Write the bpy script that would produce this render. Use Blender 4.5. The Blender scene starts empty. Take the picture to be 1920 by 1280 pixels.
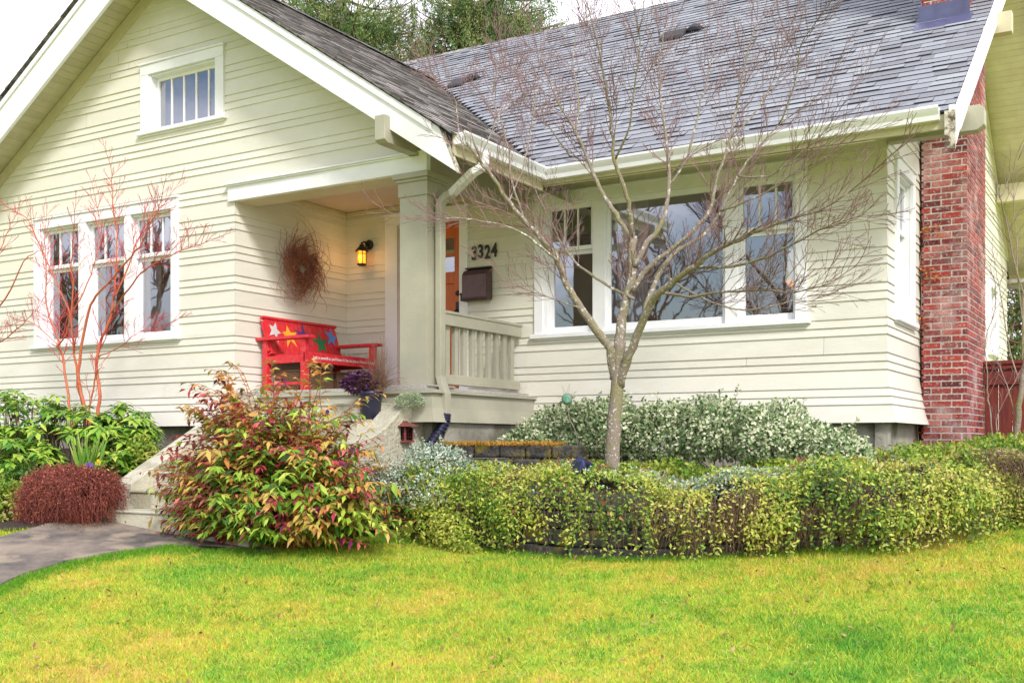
import bpy, math, random
import numpy as np
from mathutils import Vector, Matrix, noise
R_ = random.Random(7); NR = np.random.default_rng(11)
S = bpy.context.scene; COL = S.collection
CZ = 1.45; F = 2025.0; HOR = 830.0; TH = math.atan(1220/2025.0); SN, CS = math.sin(TH), math.cos(TH)

# ---- a surveyor's helper: where a sight line meets a plane of the house or garden ----
def ray(u, v): a = (u-960)/F; return np.array([-SN+a*CS, CS+a*SN, (HOR-v)/F])
def onY(u, v, Y): r = ray(u, v); p = r*(Y/r[1]); p[2] += CZ; return p
def onX(u, v, X): r = ray(u, v); p = r*(X/r[0]); p[2] += CZ; return p
def gz(x, y):
    yy = np.clip(y, -2, 11); xx = np.clip(np.asarray(x)+3.5, -5, 4)
    return .57+.12*(yy-7.5)+.012*xx*xx

# ------------------------------------------------------------------ materials
def _bsdf(name):
    m = bpy.data.materials.new(name); m.use_nodes = True; nt = m.node_tree
    return m, nt, nt.nodes['Principled BSDF'], nt.nodes.new, nt.links.new
def mat(name, c1, c2=None, rough=.6, scale=4.0, bump=0.0, bscale=60.0, metal=0.0, spec=.5, stretch=(1,1,1), isl=0.0, lo=.35, hi=.65, detail=6, c3=None, s3=1.5):
    m, nt, b, N, Lk = _bsdf(name)
    b.inputs['Roughness'].default_value = rough; b.inputs['Metallic'].default_value = metal
    b.inputs['Specular IOR Level'].default_value = spec
    tc = N('ShaderNodeNewGeometry'); mp = N('ShaderNodeMapping'); mp.inputs['Scale'].default_value = stretch
    Lk(tc.outputs['Position'], mp.inputs['Vector'])
    nz = N('ShaderNodeTexNoise'); nz.inputs['Scale'].default_value = scale; nz.inputs['Detail'].default_value = detail
    nz.inputs['Roughness'].default_value = .65
    Lk(mp.outputs[0], nz.inputs['Vector'])
    cr = N('ShaderNodeValToRGB'); cr.color_ramp.elements[0].position = lo; cr.color_ramp.elements[1].position = hi
    c2 = c2 or tuple(x*.85 for x in c1)
    cr.color_ramp.elements[0].color = (*c2, 1); cr.color_ramp.elements[1].color = (*c1, 1)
    Lk(nz.outputs['Fac'], cr.inputs[0]); out = cr.outputs[0]
    if c3:
        n3 = N('ShaderNodeTexNoise'); n3.inputs['Scale'].default_value = s3; n3.inputs['Detail'].default_value = 5
        Lk(tc.outputs['Position'], n3.inputs['Vector'])
        r3 = N('ShaderNodeValToRGB'); r3.color_ramp.elements[0].position = .5; r3.color_ramp.elements[1].position = .62
        Lk(n3.outputs['Fac'], r3.inputs[0])
        mx = N('ShaderNodeMixRGB'); Lk(r3.outputs[0], mx.inputs[0]); Lk(out, mx.inputs[1]); mx.inputs[2].default_value = (*c3, 1)
        out = mx.outputs[0]
    if isl:
        hv = N('ShaderNodeHueSaturation'); mr = N('ShaderNodeMapRange')
        mr.inputs['To Min'].default_value = 1-isl; mr.inputs['To Max'].default_value = 1+isl
        Lk(tc.outputs['Random Per Island'], mr.inputs[0]); Lk(mr.outputs[0], hv.inputs['Value']); Lk(out, hv.inputs['Color']); out = hv.outputs[0]
    Lk(out, b.inputs['Base Color'])
    if bump:
        n2 = N('ShaderNodeTexNoise'); n2.inputs['Scale'].default_value = bscale; n2.inputs['Detail'].default_value = 4
        Lk(mp.outputs[0], n2.inputs['Vector']); bp = N('ShaderNodeBump'); bp.inputs['Strength'].default_value = bump
        bp.inputs['Distance'].default_value = .02; Lk(n2.outputs['Fac'], bp.inputs['Height']); Lk(bp.outputs[0], b.inputs['Normal'])
    return m
def ramp_mat(name, cols, rough=.5, nscale=1.6, nw=.45, trans=.15, spec=.4, zgrad=None, bump=0.0, speck=None):
    """colour picked per leaf (or per shingle, brick): island random mixed with a clump noise"""
    m, nt, b, N, Lk = _bsdf(name)
    b.inputs['Roughness'].default_value = rough; b.inputs['Specular IOR Level'].default_value = spec
    g = N('ShaderNodeNewGeometry'); nz = N('ShaderNodeTexNoise'); nz.inputs['Scale'].default_value = nscale; nz.inputs['Detail'].default_value = 3
    Lk(g.outputs['Position'], nz.inputs['Vector'])
    sr = N('ShaderNodeMapRange'); sr.inputs['From Min'].default_value = .3; sr.inputs['From Max'].default_value = .7
    Lk(nz.outputs['Fac'], sr.inputs[0])
    mx = N('ShaderNodeMix'); mx.inputs[0].default_value = nw
    Lk(g.outputs['Random Per Island'], mx.inputs[2]); Lk(sr.outputs[0], mx.inputs[3]); fac = mx.outputs[0]
    if zgrad:
        sp = N('ShaderNodeSeparateXYZ'); Lk(g.outputs['Position'], sp.inputs[0])
        zr = N('ShaderNodeMapRange'); zr.inputs['From Min'].default_value = zgrad[0]; zr.inputs['From Max'].default_value = zgrad[1]
        Lk(sp.outputs[2], zr.inputs[0]); m2 = N('ShaderNodeMix'); m2.inputs[0].default_value = zgrad[2]
        Lk(fac, m2.inputs[2]); Lk(zr.outputs[0], m2.inputs[3]); fac = m2.outputs[0]
    cr = N('ShaderNodeValToRGB'); e = cr.color_ramp.elements
    while len(e) < len(cols): e.new(.5)
    for i, c in enumerate(cols): e[i].position = .08+.84*i/(len(cols)-1); e[i].color = (*c, 1)
    Lk(fac, cr.inputs[0]); cout = cr.outputs[0]
    if speck:
        for sc_, lo_, hi_, am in speck[1]:
            ns = N('ShaderNodeTexNoise'); ns.inputs['Scale'].default_value = sc_; ns.inputs['Detail'].default_value = 6; ns.inputs['Roughness'].default_value = .7; Lk(g.outputs['Position'], ns.inputs['Vector'])
            sm_ = N('ShaderNodeMapRange'); sm_.inputs['From Min'].default_value = lo_; sm_.inputs['From Max'].default_value = hi_; sm_.inputs['To Max'].default_value = am; Lk(ns.outputs['Fac'], sm_.inputs[0])
            mm = N('ShaderNodeMixRGB'); Lk(sm_.outputs[0], mm.inputs[0]); Lk(cout, mm.inputs[1]); mm.inputs[2].default_value = (*speck[0], 1); cout = mm.outputs[0]
    Lk(cout, b.inputs['Base Color'])
    if trans:
        tr = N('ShaderNodeBsdfTranslucent'); Lk(cr.outputs[0], tr.inputs[0]); ms = N('ShaderNodeMixShader'); ms.inputs[0].default_value = trans
        Lk(b.outputs[0], ms.inputs[1]); Lk(tr.outputs[0], ms.inputs[2]); Lk(ms.outputs[0], nt.nodes['Material Output'].inputs[0])
    if bump:
        n2 = N('ShaderNodeTexNoise'); n2.inputs['Scale'].default_value = 90; Lk(g.outputs['Position'], n2.inputs['Vector'])
        bp = N('ShaderNodeBump'); bp.inputs['Strength'].default_value = bump; bp.inputs['Distance'].default_value = .01
        Lk(n2.outputs['Fac'], bp.inputs['Height']); Lk(bp.outputs[0], b.inputs['Normal'])
    return m
def emis(name, c, s):
    m, nt, b, N, Lk = _bsdf(name); b.inputs['Base Color'].default_value = (*c, 1)
    b.inputs['Emission Color'].default_value = (*c, 1); b.inputs['Emission Strength'].default_value = s; return m
def glass(name, refl=.3, tint=(.75, .78, .85), bumps=.12):
    m, nt, b, N, Lk = _bsdf(name); nt.nodes.remove(b)
    t = N('ShaderNodeBsdfTransparent'); t.inputs[0].default_value = (*tint, 1)
    gl = N('ShaderNodeBsdfGlossy'); gl.inputs['Roughness'].default_value = .015; gl.inputs[0].default_value = (.9, .92, 1, 1)
    g = N('ShaderNodeNewGeometry'); nz = N('ShaderNodeTexNoise'); nz.inputs['Scale'].default_value = 2.5; Lk(g.outputs['Position'], nz.inputs['Vector'])
    bp = N('ShaderNodeBump'); bp.inputs['Strength'].default_value = bumps; bp.inputs['Distance'].default_value = .05
    Lk(nz.outputs['Fac'], bp.inputs['Height']); Lk(bp.outputs[0], gl.inputs['Normal'])
    ms = N('ShaderNodeMixShader'); lw = N('ShaderNodeLayerWeight'); lw.inputs[0].default_value = .25
    mr = N('ShaderNodeMapRange'); mr.inputs['To Min'].default_value = refl; mr.inputs['To Max'].default_value = 1
    Lk(lw.outputs['Fresnel'], mr.inputs[0]); Lk(mr.outputs[0], ms.inputs[0])
    Lk(t.outputs[0], ms.inputs[1]); Lk(gl.outputs[0], ms.inputs[2]); Lk(ms.outputs[0], nt.nodes['Material Output'].inputs[0]); return m

M = {}
M['siding'] = mat('cream_paint', (.735, .725, .66), (.69, .675, .605), .55, 3, .15, 30, isl=.035, stretch=(1, 1, 3), c3=(.70, .685, .61), s3=1.1)
M['white'] = mat('white_paint', (.86, .87, .92), (.80, .81, .85), .45, 5, .1, 40)
M['gutter'] = mat('gutter_enamel', (.92, .93, .99), (.86, .87, .93), .3, 4)
M['olive'] = mat('sage_paint', (.42, .405, .32), (.37, .36, .285), .5, 4, .12, 40)
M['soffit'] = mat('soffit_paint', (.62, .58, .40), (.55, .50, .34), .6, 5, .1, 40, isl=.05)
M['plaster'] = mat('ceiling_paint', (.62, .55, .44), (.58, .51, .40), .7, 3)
M['weathered'] = mat('weathered_wood', (.55, .53, .50), (.30, .28, .26), .7, 9, .3, 40, stretch=(3, 3, 20))
M['rot'] = mat('rotten_wood', (.62, .58, .48), (.10, .07, .05), .8, 14, .6, 50, lo=.42, hi=.58)
M['concrete'] = mat('concrete', (.40, .385, .33), (.26, .25, .21), .85, 3, .5, 25, c3=(.16, .16, .12), s3=2.2)
M['step'] = mat('painted_concrete', (.58, .56, .46), (.46, .44, .35), .8, 3, .45, 28, c3=(.36, .34, .25), s3=4.5)
M['stucco'] = mat('stucco', (.50, .48, .38), (.40, .38, .29), .85, 9, 1.0, 30)
M['path'] = mat('path_concrete', (.27, .22, .18), (.07, .065, .068), .85, 1.7, .6, 70, lo=.36, hi=.62, c3=(.32, .26, .20), s3=3.1, detail=12)
M['soil'] = mat('soil', (.07, .045, .03), (.02, .014, .01), .95, 18, 1.0, 50)
M['moss'] = mat('mossy_stone', (.10, .09, .085), (.03, .028, .028), .9, 14, 1.0, 35, c3=(.16, .13, .02), s3=5)
M['mosstop'] = mat('moss_orange', (.42, .25, .03), (.14, .13, .02), .95, 11, 1.0, 60)
M['shingle'] = ramp_mat('asphalt_shingle', [(.20, .208, .235), (.25, .262, .30), (.28, .295, .335), (.335, .36, .395)], .85, 1.2, .16, 0, .4, bump=.5)
M['shingle2'] = ramp_mat('asphalt_shingle_gable', [(.08, .075, .075), (.20, .185, .185), (.30, .28, .275), (.42, .38, .36)], .85, 3, .3, 0, .5, bump=.5)
M['edge'] = mat('shingle_edge', (.055, .055, .07), None, .95)
M['edge2'] = mat('shingle_edge_gable', (.20, .185, .17), (.09, .085, .08), .95, 9)
M['felt'] = mat('roof_felt', (.05, .05, .06), None, .9)
M['brick'] = ramp_mat('brick', [(.10, .018, .02), (.24, .03, .026), (.40, .055, .04), (.17, .035, .035), (.46, .16, .13)], .75, 1.6, .2, 0, .4, bump=.8, speck=((.60, .50, .50), ((26, .54, .66, .75), (1.6, .52, .68, .55))))
M['mortar'] = mat('mortar', (.66, .58, .54), (.42, .38, .36), .9, 8, .5, 60)
M['lead'] = mat('flashing_metal', (.10, .11, .22), (.07, .07, .15), .45, 6)
M['black'] = mat('black_metal', (.015, .013, .012), None, .4)
M['navy'] = mat('navy_plastic', (.02, .022, .06), (.015, .015, .045), .35)
M['bronze'] = mat('dark_bronze', (.09, .05, .05), (.06, .03, .035), .4, 8)
M['door'] = mat('door_wood', (.62, .15, .03), (.50, .105, .02), .35, 7, .1, 30, stretch=(8, 8, .7))
M['red'] = mat('red_paint', (.70, .022, .04), (.56, .015, .03), .45, 14, .3, 60, stretch=(1, 1, 5), c3=(.58, .06, .06), s3=22)
M['fence'] = mat('fence_stain', (.20, .028, .015), (.11, .015, .01), .7, 6, .4, 40, stretch=(6, 6, .6), isl=.15)
M['glass'] = glass('window_glass', .40, bumps=.02)
M['lampglass'] = emis('amber_glass', (1.0, .30, .02), 1.5)
M['lampcore'] = emis('lamp_bulb', (1.0, .8, .4), 9.0)
M['inner'] = mat('room_dark', (.10, .07, .05), (.07, .05, .035), .8)  # the darkness of the unlit rooms is put into this colour
M['curtain'] = mat('curtain_cloth', (.62, .62, .66), (.45, .45, .50), .9, 3)
M['shade'] = emis('lamp_shade_cloth', (.80, .68, .5), .5)
M['shadeglow'] = emis('lamp_glow', (1.0, .35, .05), 1.0)
M['bark'] = mat('maple_bark', (.34, .27, .23), (.20, .155, .12), .8, 12, .6, 50, c3=(.22, .20, .10), s3=4)
M['lichen'] = mat('lichen_bark', (.60, .60, .56), (.25, .205, .165), .85, 40, .7, 60, lo=.575, hi=.63, stretch=(1, 1, .8), detail=3, c3=(.24, .215, .12), s3=5)
M['twig'] = mat('maple_twig', (.29, .17, .165), (.18, .105, .10), .7, 6)
M['coral'] = mat('coral_bark', (.62, .13, .06), (.42, .13, .06), .55, 9, .3, 50)
M['coraltwig'] = mat('coral_twig', (.62, .07, .07), (.50, .05, .05), .6, 6)
M['wicker'] = mat('wicker', (.22, .12, .06), (.07, .04, .02), .8, 60, .8, 90, stretch=(1, 1, 2.5))
M['wreath'] = mat('wreath_twig', (.46, .19, .12), (.28, .10, .065), .8, 9)
M['terracotta'] = mat('terracotta', (.38, .085, .05), (.22, .045, .03), .7, 6)
M['iron'] = mat('cast_iron', (.26, .07, .055), (.13, .035, .04), .6, 14, .4, 60)
M['jade'] = mat('green_glass_disc', (.25, .50, .36), (.12, .32, .22), .3, 38, .8, 40)
M['wire'] = mat('rusty_wire', (.30, .24, .20), None, .6)
M['bluegrey'] = mat('solar_plastic', (.03, .04, .13), (.02, .025, .09), .3)
M['panel'] = mat('solar_panel', (.02, .02, .03), None, .2)
M['brownstem'] = mat('dry_stem', (.22, .13, .08), (.12, .07, .045), .8, 8)

# ------------------------------------------------------------------ mesh building
WL = {}
def props(o, label=None, cat=None, group=None, kind=None):
    if label: o['label'] = label
    if cat: o['category'] = cat
    if group: o['group'] = group
    if kind: o['kind'] = kind
    return o
def thing(name, label, cat, loc, group=None):
    o = bpy.data.objects.new(name, None); COL.objects.link(o); o.location = loc; o.empty_display_size = .1
    WL[o.name] = np.array(loc, float); return props(o, label, cat, group)
def mesh_obj(name, V, FI, m, parent=None, smooth=False, mats=None, mi=None, **kw):
    """V (n,3) world coordinates; FI list of faces or an (k,3|4) array"""
    V = np.asarray(V, dtype=np.float32); off = WL.get(parent.name, np.zeros(3)) if parent else np.zeros(3)
    me = bpy.data.meshes.new(name)
    if isinstance(FI, np.ndarray):
        k, w = FI.shape; me.vertices.add(len(V)); me.vertices.foreach_set('co', (V-off).astype(np.float32).ravel())
        me.loops.add(k*w); me.loops.foreach_set('vertex_index', FI.astype(np.int32).ravel())
        me.polygons.add(k); me.polygons.foreach_set('loop_start', np.arange(0, k*w, w, dtype=np.int32))
        me.update(calc_edges=True)
    else:
        me.from_pydata([tuple(map(float, v-off)) for v in V], [], FI)
    for mm in (mats or [m]): me.materials.append(mm)
    if mi is not None: me.polygons.foreach_set('material_index', np.asarray(mi, dtype=np.int32))
    if smooth: me.polygons.foreach_set('use_smooth', np.ones(len(me.polygons), dtype=bool))
    o = bpy.data.objects.new(name, me); COL.objects.link(o)
    if parent: o.parent = parent
    WL[o.name] = off.copy()
    return props(o, **kw)
class MB:
    def __init__(s): s.v = []; s.f = []; s.mi = []; s.cur = 0
    def add(s, vs, fs):
        n = len(s.v); s.v.extend([tuple(map(float, p)) for p in vs]); s.f.extend([tuple(i+n for i in f) for f in fs]); s.mi.extend([s.cur]*len(fs)); return s
    def poly(s, *p): return s.add(p, [tuple(range(len(p)))])
    def box(s, x0, x1, y0, y1, z0, z1):
        x0, x1 = sorted((x0, x1)); y0, y1 = sorted((y0, y1)); z0, z1 = sorted((z0, z1))
        return s.add([(x0,y0,z0),(x1,y0,z0),(x1,y1,z0),(x0,y1,z0),(x0,y0,z1),(x1,y0,z1),(x1,y1,z1),(x0,y1,z1)],
                     [(0,3,2,1),(4,5,6,7),(0,1,5,4),(1,2,6,5),(2,3,7,6),(3,0,4,7)])
    def obox(s, c, a, b, d):
        """box centred at c with half vectors a, b, d"""
        c, a, b, d = map(np.array, (c, a, b, d)); vs = [c+i*a+j*b+k*d for k in (-1, 1) for (i, j) in ((-1,-1),(1,-1),(1,1),(-1,1))]
        return s.add(vs, [(0,3,2,1),(4,5,6,7),(0,1,5,4),(1,2,6,5),(2,3,7,6),(3,0,4,7)])
    def prism(s, pts, ext):
        n = len(pts); ext = np.array(ext, float); P = [np.array(p, float) for p in pts]
        return s.add(P+[p+ext for p in P], [tuple(range(n))[::-1], tuple(range(n, 2*n))]+[(i, (i+1) % n, n+(i+1) % n, n+i) for i in range(n)])
    def loft(s, A, B):
        n = len(A); return s.add(list(A)+list(B), [tuple(range(n))[::-1], tuple(range(n, 2*n))]+[(i, (i+1) % n, n+(i+1) % n, n+i) for i in range(n)])
    def tube(s, P, r, n=6, caps=True):
        P = [np.array(p, float) for p in P]; k = len(P)
        if not hasattr(r, '__len__'): r = [r]*k
        vs = []; prev = None
        for i in range(k):
            t = P[min(i+1, k-1)]-P[max(i-1, 0)]; t = t/(np.linalg.norm(t)+1e-9)
            if prev is None:
                h = np.array([0, 0, 1.]) if abs(t[2]) < .9 else np.array([1., 0, 0]); a = np.cross(t, h)
            else: a = prev-t*np.dot(prev, t)
            a = a/(np.linalg.norm(a)+1e-9); prev = a; b = np.cross(t, a)
            for j in range(n):
                q = 2*math.pi*j/n; vs.append(P[i]+r[i]*(math.cos(q)*a+math.sin(q)*b))
        fs = [(i*n+j, i*n+(j+1) % n, (i+1)*n+(j+1) % n, (i+1)*n+j) for i in range(k-1) for j in range(n)]
        if caps: fs += [tuple(range(n))[::-1], tuple(range((k-1)*n, k*n))]
        return s.add(vs, fs)
    def lathe(s, prof, c, n=20, axis='z'):
        vs = []
        for r, z in prof:
            for j in range(n):
                q = 2*math.pi*j/n; a, b = r*math.cos(q), r*math.sin(q)
                vs.append((c[0]+a, c[1]+b, c[2]+z) if axis == 'z' else (c[0]+a, c[1]-z, c[2]+b))
        k = len(prof)
        return s.add(vs, [(i*n+j, i*n+(j+1) % n, (i+1)*n+(j+1) % n, (i+1)*n+j) for i in range(k-1) for j in range(n)]+[tuple(range(n))[::-1], tuple(range((k-1)*n, k*n))])
    def build(s, name, m, parent=None, smooth=False, mats=None, bevel=0, **kw):
        o = mesh_obj(name, np.array(s.v), s.f, m, parent, smooth, mats, s.mi if mats else None, **kw)
        if bevel:
            b = o.modifiers.new('bevel', 'BEVEL'); b.width = bevel; b.segments = 2; b.limit_method = 'ANGLE'
        return o

# ---- leaves: one bent blade per leaf, all leaves of a plant in one foreach_set ----
def leaves(P, D, L, W, N=None, fold=.25, droop=0.0, mid=.45):
    """P bases (n,3), D directions, L lengths, W widths. 6-vertex leaf folded at its midrib and bent down towards the tip"""
    n = len(P); D = D/(np.linalg.norm(D, axis=1, keepdims=True)+1e-9)
    if N is None: N = NR.normal(size=(n, 3)); N[:, 2] += 1.2
    X = np.cross(D, N); X /= (np.linalg.norm(X, axis=1, keepdims=True)+1e-9); Nn = np.cross(X, D)
    L = np.broadcast_to(np.asarray(L, float).reshape(-1, 1), (n, 1)); W = np.broadcast_to(np.asarray(W, float).reshape(-1, 1), (n, 1))
    dz = np.array([[0, 0, -1.]])
    m = P+D*L*mid+dz*L*droop*.25; t = P+D*L*(1-.15*droop)+dz*L*droop*.8
    l = m+X*W*.5+Nn*W*fold*.5; r = m-X*W*.5+Nn*W*fold*.5
    V = np.stack([P, l, m, r, t], 1).reshape(-1, 3)
    b = np.arange(n)[:, None]*5
    FI = np.concatenate([b+np.array([[0, 2, 1]]), b+np.array([[0, 3, 2]]), b+np.array([[1, 2, 4]]), b+np.array([[2, 3, 4]])])
    return V, FI
def rnd_dirs(n, up=0.0):
    d = NR.normal(size=(n, 3)); d /= np.linalg.norm(d, axis=1, keepdims=True); d[:, 2] += up; return d/np.linalg.norm(d, axis=1, keepdims=True)
class Tubes:
    """many thin tapering twigs"""
    def __init__(s, n=3): s.V = []; s.F = []; s.k = 0; s.n = n
    def add(s, P, r0, r1):
        P = np.asarray(P, float); k = len(P); n = s.n
        if k < 2: return
        t = P[-1]-P[0]; t /= (np.linalg.norm(t)+1e-9); h = np.array([0, 0, 1.]) if abs(t[2]) < .9 else np.array([1., 0, 0])
        a = np.cross(t, h); a /= np.linalg.norm(a); b = np.cross(t, a)
        r = np.linspace(r0, r1, k)[:, None, None]; q = np.arange(n)*2*math.pi/n
        ring = np.cos(q)[:, None]*a+np.sin(q)[:, None]*b
        s.V.append((P[:, None, :]+r*ring[None]).reshape(-1, 3))
        i = np.arange(k-1)[:, None]*n; j = np.arange(n)[None]; jn = (j+1) % n
        s.F.append((s.k+np.stack([i+j, i+jn, i+n+jn, i+n+j], -1)).reshape(-1, 4)); s.k += k*n
    def build(s, name, m, parent=None, **kw):
        return mesh_obj(name, np.concatenate(s.V), np.concatenate(s.F), m, parent, smooth=True, **kw)

def norm(v): return v/(np.linalg.norm(v)+1e-9)
def twig(T, p, d, L, r, lvl, bias=(0, 0, .35), gap=.07, ang=.65, jit=.16, ends=None):
    n = max(3, int(L/.07)); st = L/n; P = [np.array(p, float)]; d = norm(np.array(d, float)); bias = np.array(bias)
    side = R_.choice((-1, 1)); nxt = gap*R_.uniform(.6, 1.6); run = 0
    for i in range(n):
        d = norm(d+NR.normal(size=3)*jit+bias*.10); P.append(P[-1]+d*st); run += st
        if lvl > 0 and run > nxt and i < n-1:
            run = 0; nxt = gap*R_.uniform(.6, 1.6); side = -side
            ax = norm(np.cross(d, NR.normal(size=3)+np.array([0, 0, .6]))); f = 1-i/n
            twig(T, P[-1], norm(d*math.cos(ang)+ax*side*math.sin(ang)+bias*.2), L*R_.uniform(.32, .62)*(.45+.55*f), r*.6, lvl-1, bias, gap*.8, ang, jit, ends)
    T.add(P, r, max(r*.5, .0020))
    if ends is not None: ends.append(P[-1])

# ------------------------------------------------------------------ world, sun, camera
w = bpy.data.worlds.new("World"); S.world = w; w.use_nodes = True; nt = w.node_tree; N = nt.nodes.new; Lk = nt.links.new
bg = nt.nodes['Background']; sky = N('ShaderNodeTexSky'); sky.sky_type = 'NISHITA'; sky.sun_disc = False
SUN_EL, SUN_AZ = math.radians(40), math.radians(130)      # azimuth clockwise from +y : the sun stands in front of the house, to the right
sky.sun_elevation = SUN_EL; sky.sun_rotation = SUN_AZ; sky.air_density = 1.2; sky.dust_density = 2.5
tc = N('ShaderNodeTexCoord'); mp = N('ShaderNodeMapping'); mp.inputs['Scale'].default_value = (1, 1, 2.2); Lk(tc.outputs['Generated'], mp.inputs[0])
nz = N('ShaderNodeTexNoise'); nz.inputs['Scale'].default_value = 1.7; nz.inputs['Detail'].default_value = 9; nz.inputs['Roughness'].default_value = .55; Lk(mp.outputs[0], nz.inputs[0])
cr = N('ShaderNodeValToRGB'); cr.color_ramp.elements[0].position = .44; cr.color_ramp.elements[1].position = .60; Lk(nz.outputs['Fac'], cr.inputs[0])
sep = N('ShaderNodeSeparateXYZ'); Lk(tc.outputs['Generated'], sep.inputs[0])
mr = N('ShaderNodeMapRange'); mr.inputs['From Min'].default_value = -.35; mr.inputs['From Max'].default_value = .25; Lk(sep.outputs[1], mr.inputs[0])
mxm = N('ShaderNodeMath'); mxm.operation = 'MAXIMUM'; Lk(cr.outputs[0], mxm.inputs[0]); Lk(mr.outputs[0], mxm.inputs[1])
cl = N('ShaderNodeMath'); cl.operation = 'MULTIPLY'; cl.inputs[1].default_value = .93; Lk(mxm.outputs[0], cl.inputs[0])
mx = N('ShaderNodeMixRGB'); Lk(cl.outputs[0], mx.inputs[0]); Lk(sky.outputs[0], mx.inputs[1]); mx.inputs[2].default_value = (9.7, 9.5, 10.2, 1)
Lk(mx.outputs[0], bg.inputs[0]); bg.inputs[1].default_value = .108
sd = bpy.data.lights.new('sun', 'SUN'); sd.energy = 1.9; sd.angle = math.radians(11); sd.color = (1, .965, .91)
so = bpy.data.objects.new('sun', sd); COL.objects.link(so); so.location = (6, -8, 12)
sdir = Vector((math.sin(SUN_AZ)*math.cos(SUN_EL), math.cos(SUN_AZ)*math.cos(SUN_EL), math.sin(SUN_EL)))
so.rotation_euler = sdir.to_track_quat('Z', 'Y').to_euler()
cd = bpy.data.cameras.new('camera'); cd.sensor_width = 36; cd.lens = F/1920*36; cd.shift_y = (HOR-640)/1920; cd.clip_end = 2000
co = bpy.data.objects.new('camera', cd); COL.objects.link(co); co.location = (0, 0, CZ); co.rotation_euler = (math.pi/2, 0, TH); S.camera = co
S.view_settings.view_transform = 'Standard'; S.view_settings.look = 'None'; S.view_settings.exposure = .71
S.cycles.use_denoising = True; S.cycles.denoising_prefilter = 'ACCURATE'; S.cycles.adaptive_threshold = .003; S.cycles.max_bounces = 8; S.cycles.transparent_max_bounces = 12

# ------------------------------------------------------------------ numbers of the house
WY, GY, XR, XI = 10.46, 8.57, -2.213, -8.706       # main wall, gable wall, east corner, porch inner corner
EZ, EY, EX, XB, YB = 4.25, 9.75, -5.5, -1.5, 8.05
AX, AZ, PR, PL, PM = -9.74, 7.10, .67, .63, .71     # gable ridge and its two pitches, main pitch
RY, RZ = 15.0, 4.25+.71*5.25
XL = -11.5
Z0 = 1.64
def flare(z): return 0.0 if z > 2.13 else .095*((2.13-z)/.49)**1.25

house = thing('house', 'cream clapboard bungalow with white trim, grey shingle roof and a corner porch', 'house', (-6, 12, .6))

def rows(z0, z1):
    out = []; z = Z0; k = 0
    while z < z1:
        h = (.172, .079, .079)[k % 3]; out.append((z, z+h)); z += h; k += 1
    return [(a, b) for a, b in out if b > z0+1e-4 and a < z1-1e-4]
def siding(face, plane, u_lo, u_hi, z0, z1, holes=(), mitre=(0, 0), th=.0135, parent=None, name='wall'):
    """overlapping boards. face 'S' looks to -y, 'E' looks to +x. u_lo/u_hi: functions of z. holes: (u0,u1,z0,z1)"""
    mb = MB()
    def pt(u, o, z): return (u, plane-o, z) if face == 'S' else (plane+o, u, z)
    for a, b in rows(z0, z1):
        cuts = sorted({max(a, z0), min(b, z1)} | {h for q in holes for h in (q[2], q[3]) if max(a, z0) < h < min(b, z1)})
        for c, d in zip(cuts, cuts[1:]):
            segs = [(u_lo, u_hi)]; solid = [(None, None)]
            ints = [(q[0], q[1]) for q in holes if q[2] <= c+1e-5 and q[3] >= d-1e-5]
            pieces = []; cur = None
            for h0, h1 in sorted(ints): pieces.append((cur, h0)); cur = h1
            pieces.append((cur, None))
            oc = th*(1-(c-a)/(b-a)); od = th*(1-(d-a)/(b-a)); fa, fb = flare(a), flare(b)
            oc += fa+(fb-fa)*(c-a)/(b-a); od += fa+(fb-fa)*(d-a)/(b-a)
            for p0, p1 in pieces:
                lc = p0 if p0 is not None else u_lo(c)-mitre[0]*oc; ld = p0 if p0 is not None else u_lo(d)-mitre[0]*od
                rc = p1 if p1 is not None else u_hi(c)+mitre[1]*oc; rd = p1 if p1 is not None else u_hi(d)+mitre[1]*od
                if rc-lc < .004 and rd-ld < .004: continue
                parts_ = [(lc, rc, ld, rd)]
                if min(rc, rd)-max(lc, ld) > 1.6 and R_.random() < .55:
                    j_ = R_.uniform(max(lc, ld)+.4, min(rc, rd)-.4); parts_ = [(lc, j_-.0012, ld, j_-.0012), (j_+.0012, rc, j_+.0012, rd)]
                for lc, rc, ld, rd in parts_:
                  e_ = R_.uniform(0, .0015); oc_, od_ = oc+e_, od+e_
                # long boards are butt-jointed here and there
                  mb.add([pt(lc, oc_, c), pt(rc, oc_, c), pt(rd, od_, d), pt(ld, od_, d), pt(lc, oc-.014, c-.0005), pt(rc, oc-.014, c-.0005)],
                       [(0, 1, 2, 3), (4, 5, 1, 0)])
    return mb.build(name, M['siding'], parent or house)

# window openings: (casing u0,u1, sill z, head z)
bigW = (-5.996, -2.955, 2.60, 4.20); triW = (-12.175, -9.578, 2.62, 4.25); gabW = (-10.199, -8.852, 5.01, 5.84)
sideW = (10.78, 11.68, 2.62, 4.22); rearW1 = (16.3, 17.0, 2.5, 3.9); rearW2 = (17.3, 18.3, 2.75, 3.9)
ins = lambda q: (q[0]+.06, q[1]-.06, q[2]+.05, q[3]-.06)
door_o = (-7.98, -6.96, 2.0, 4.07)
gr = lambda z: min(-6.12, AX+(AZ-.2-z)/PR); gl = lambda z: max(-13.56, AX-(AZ-.2-z)/PL)
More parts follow.
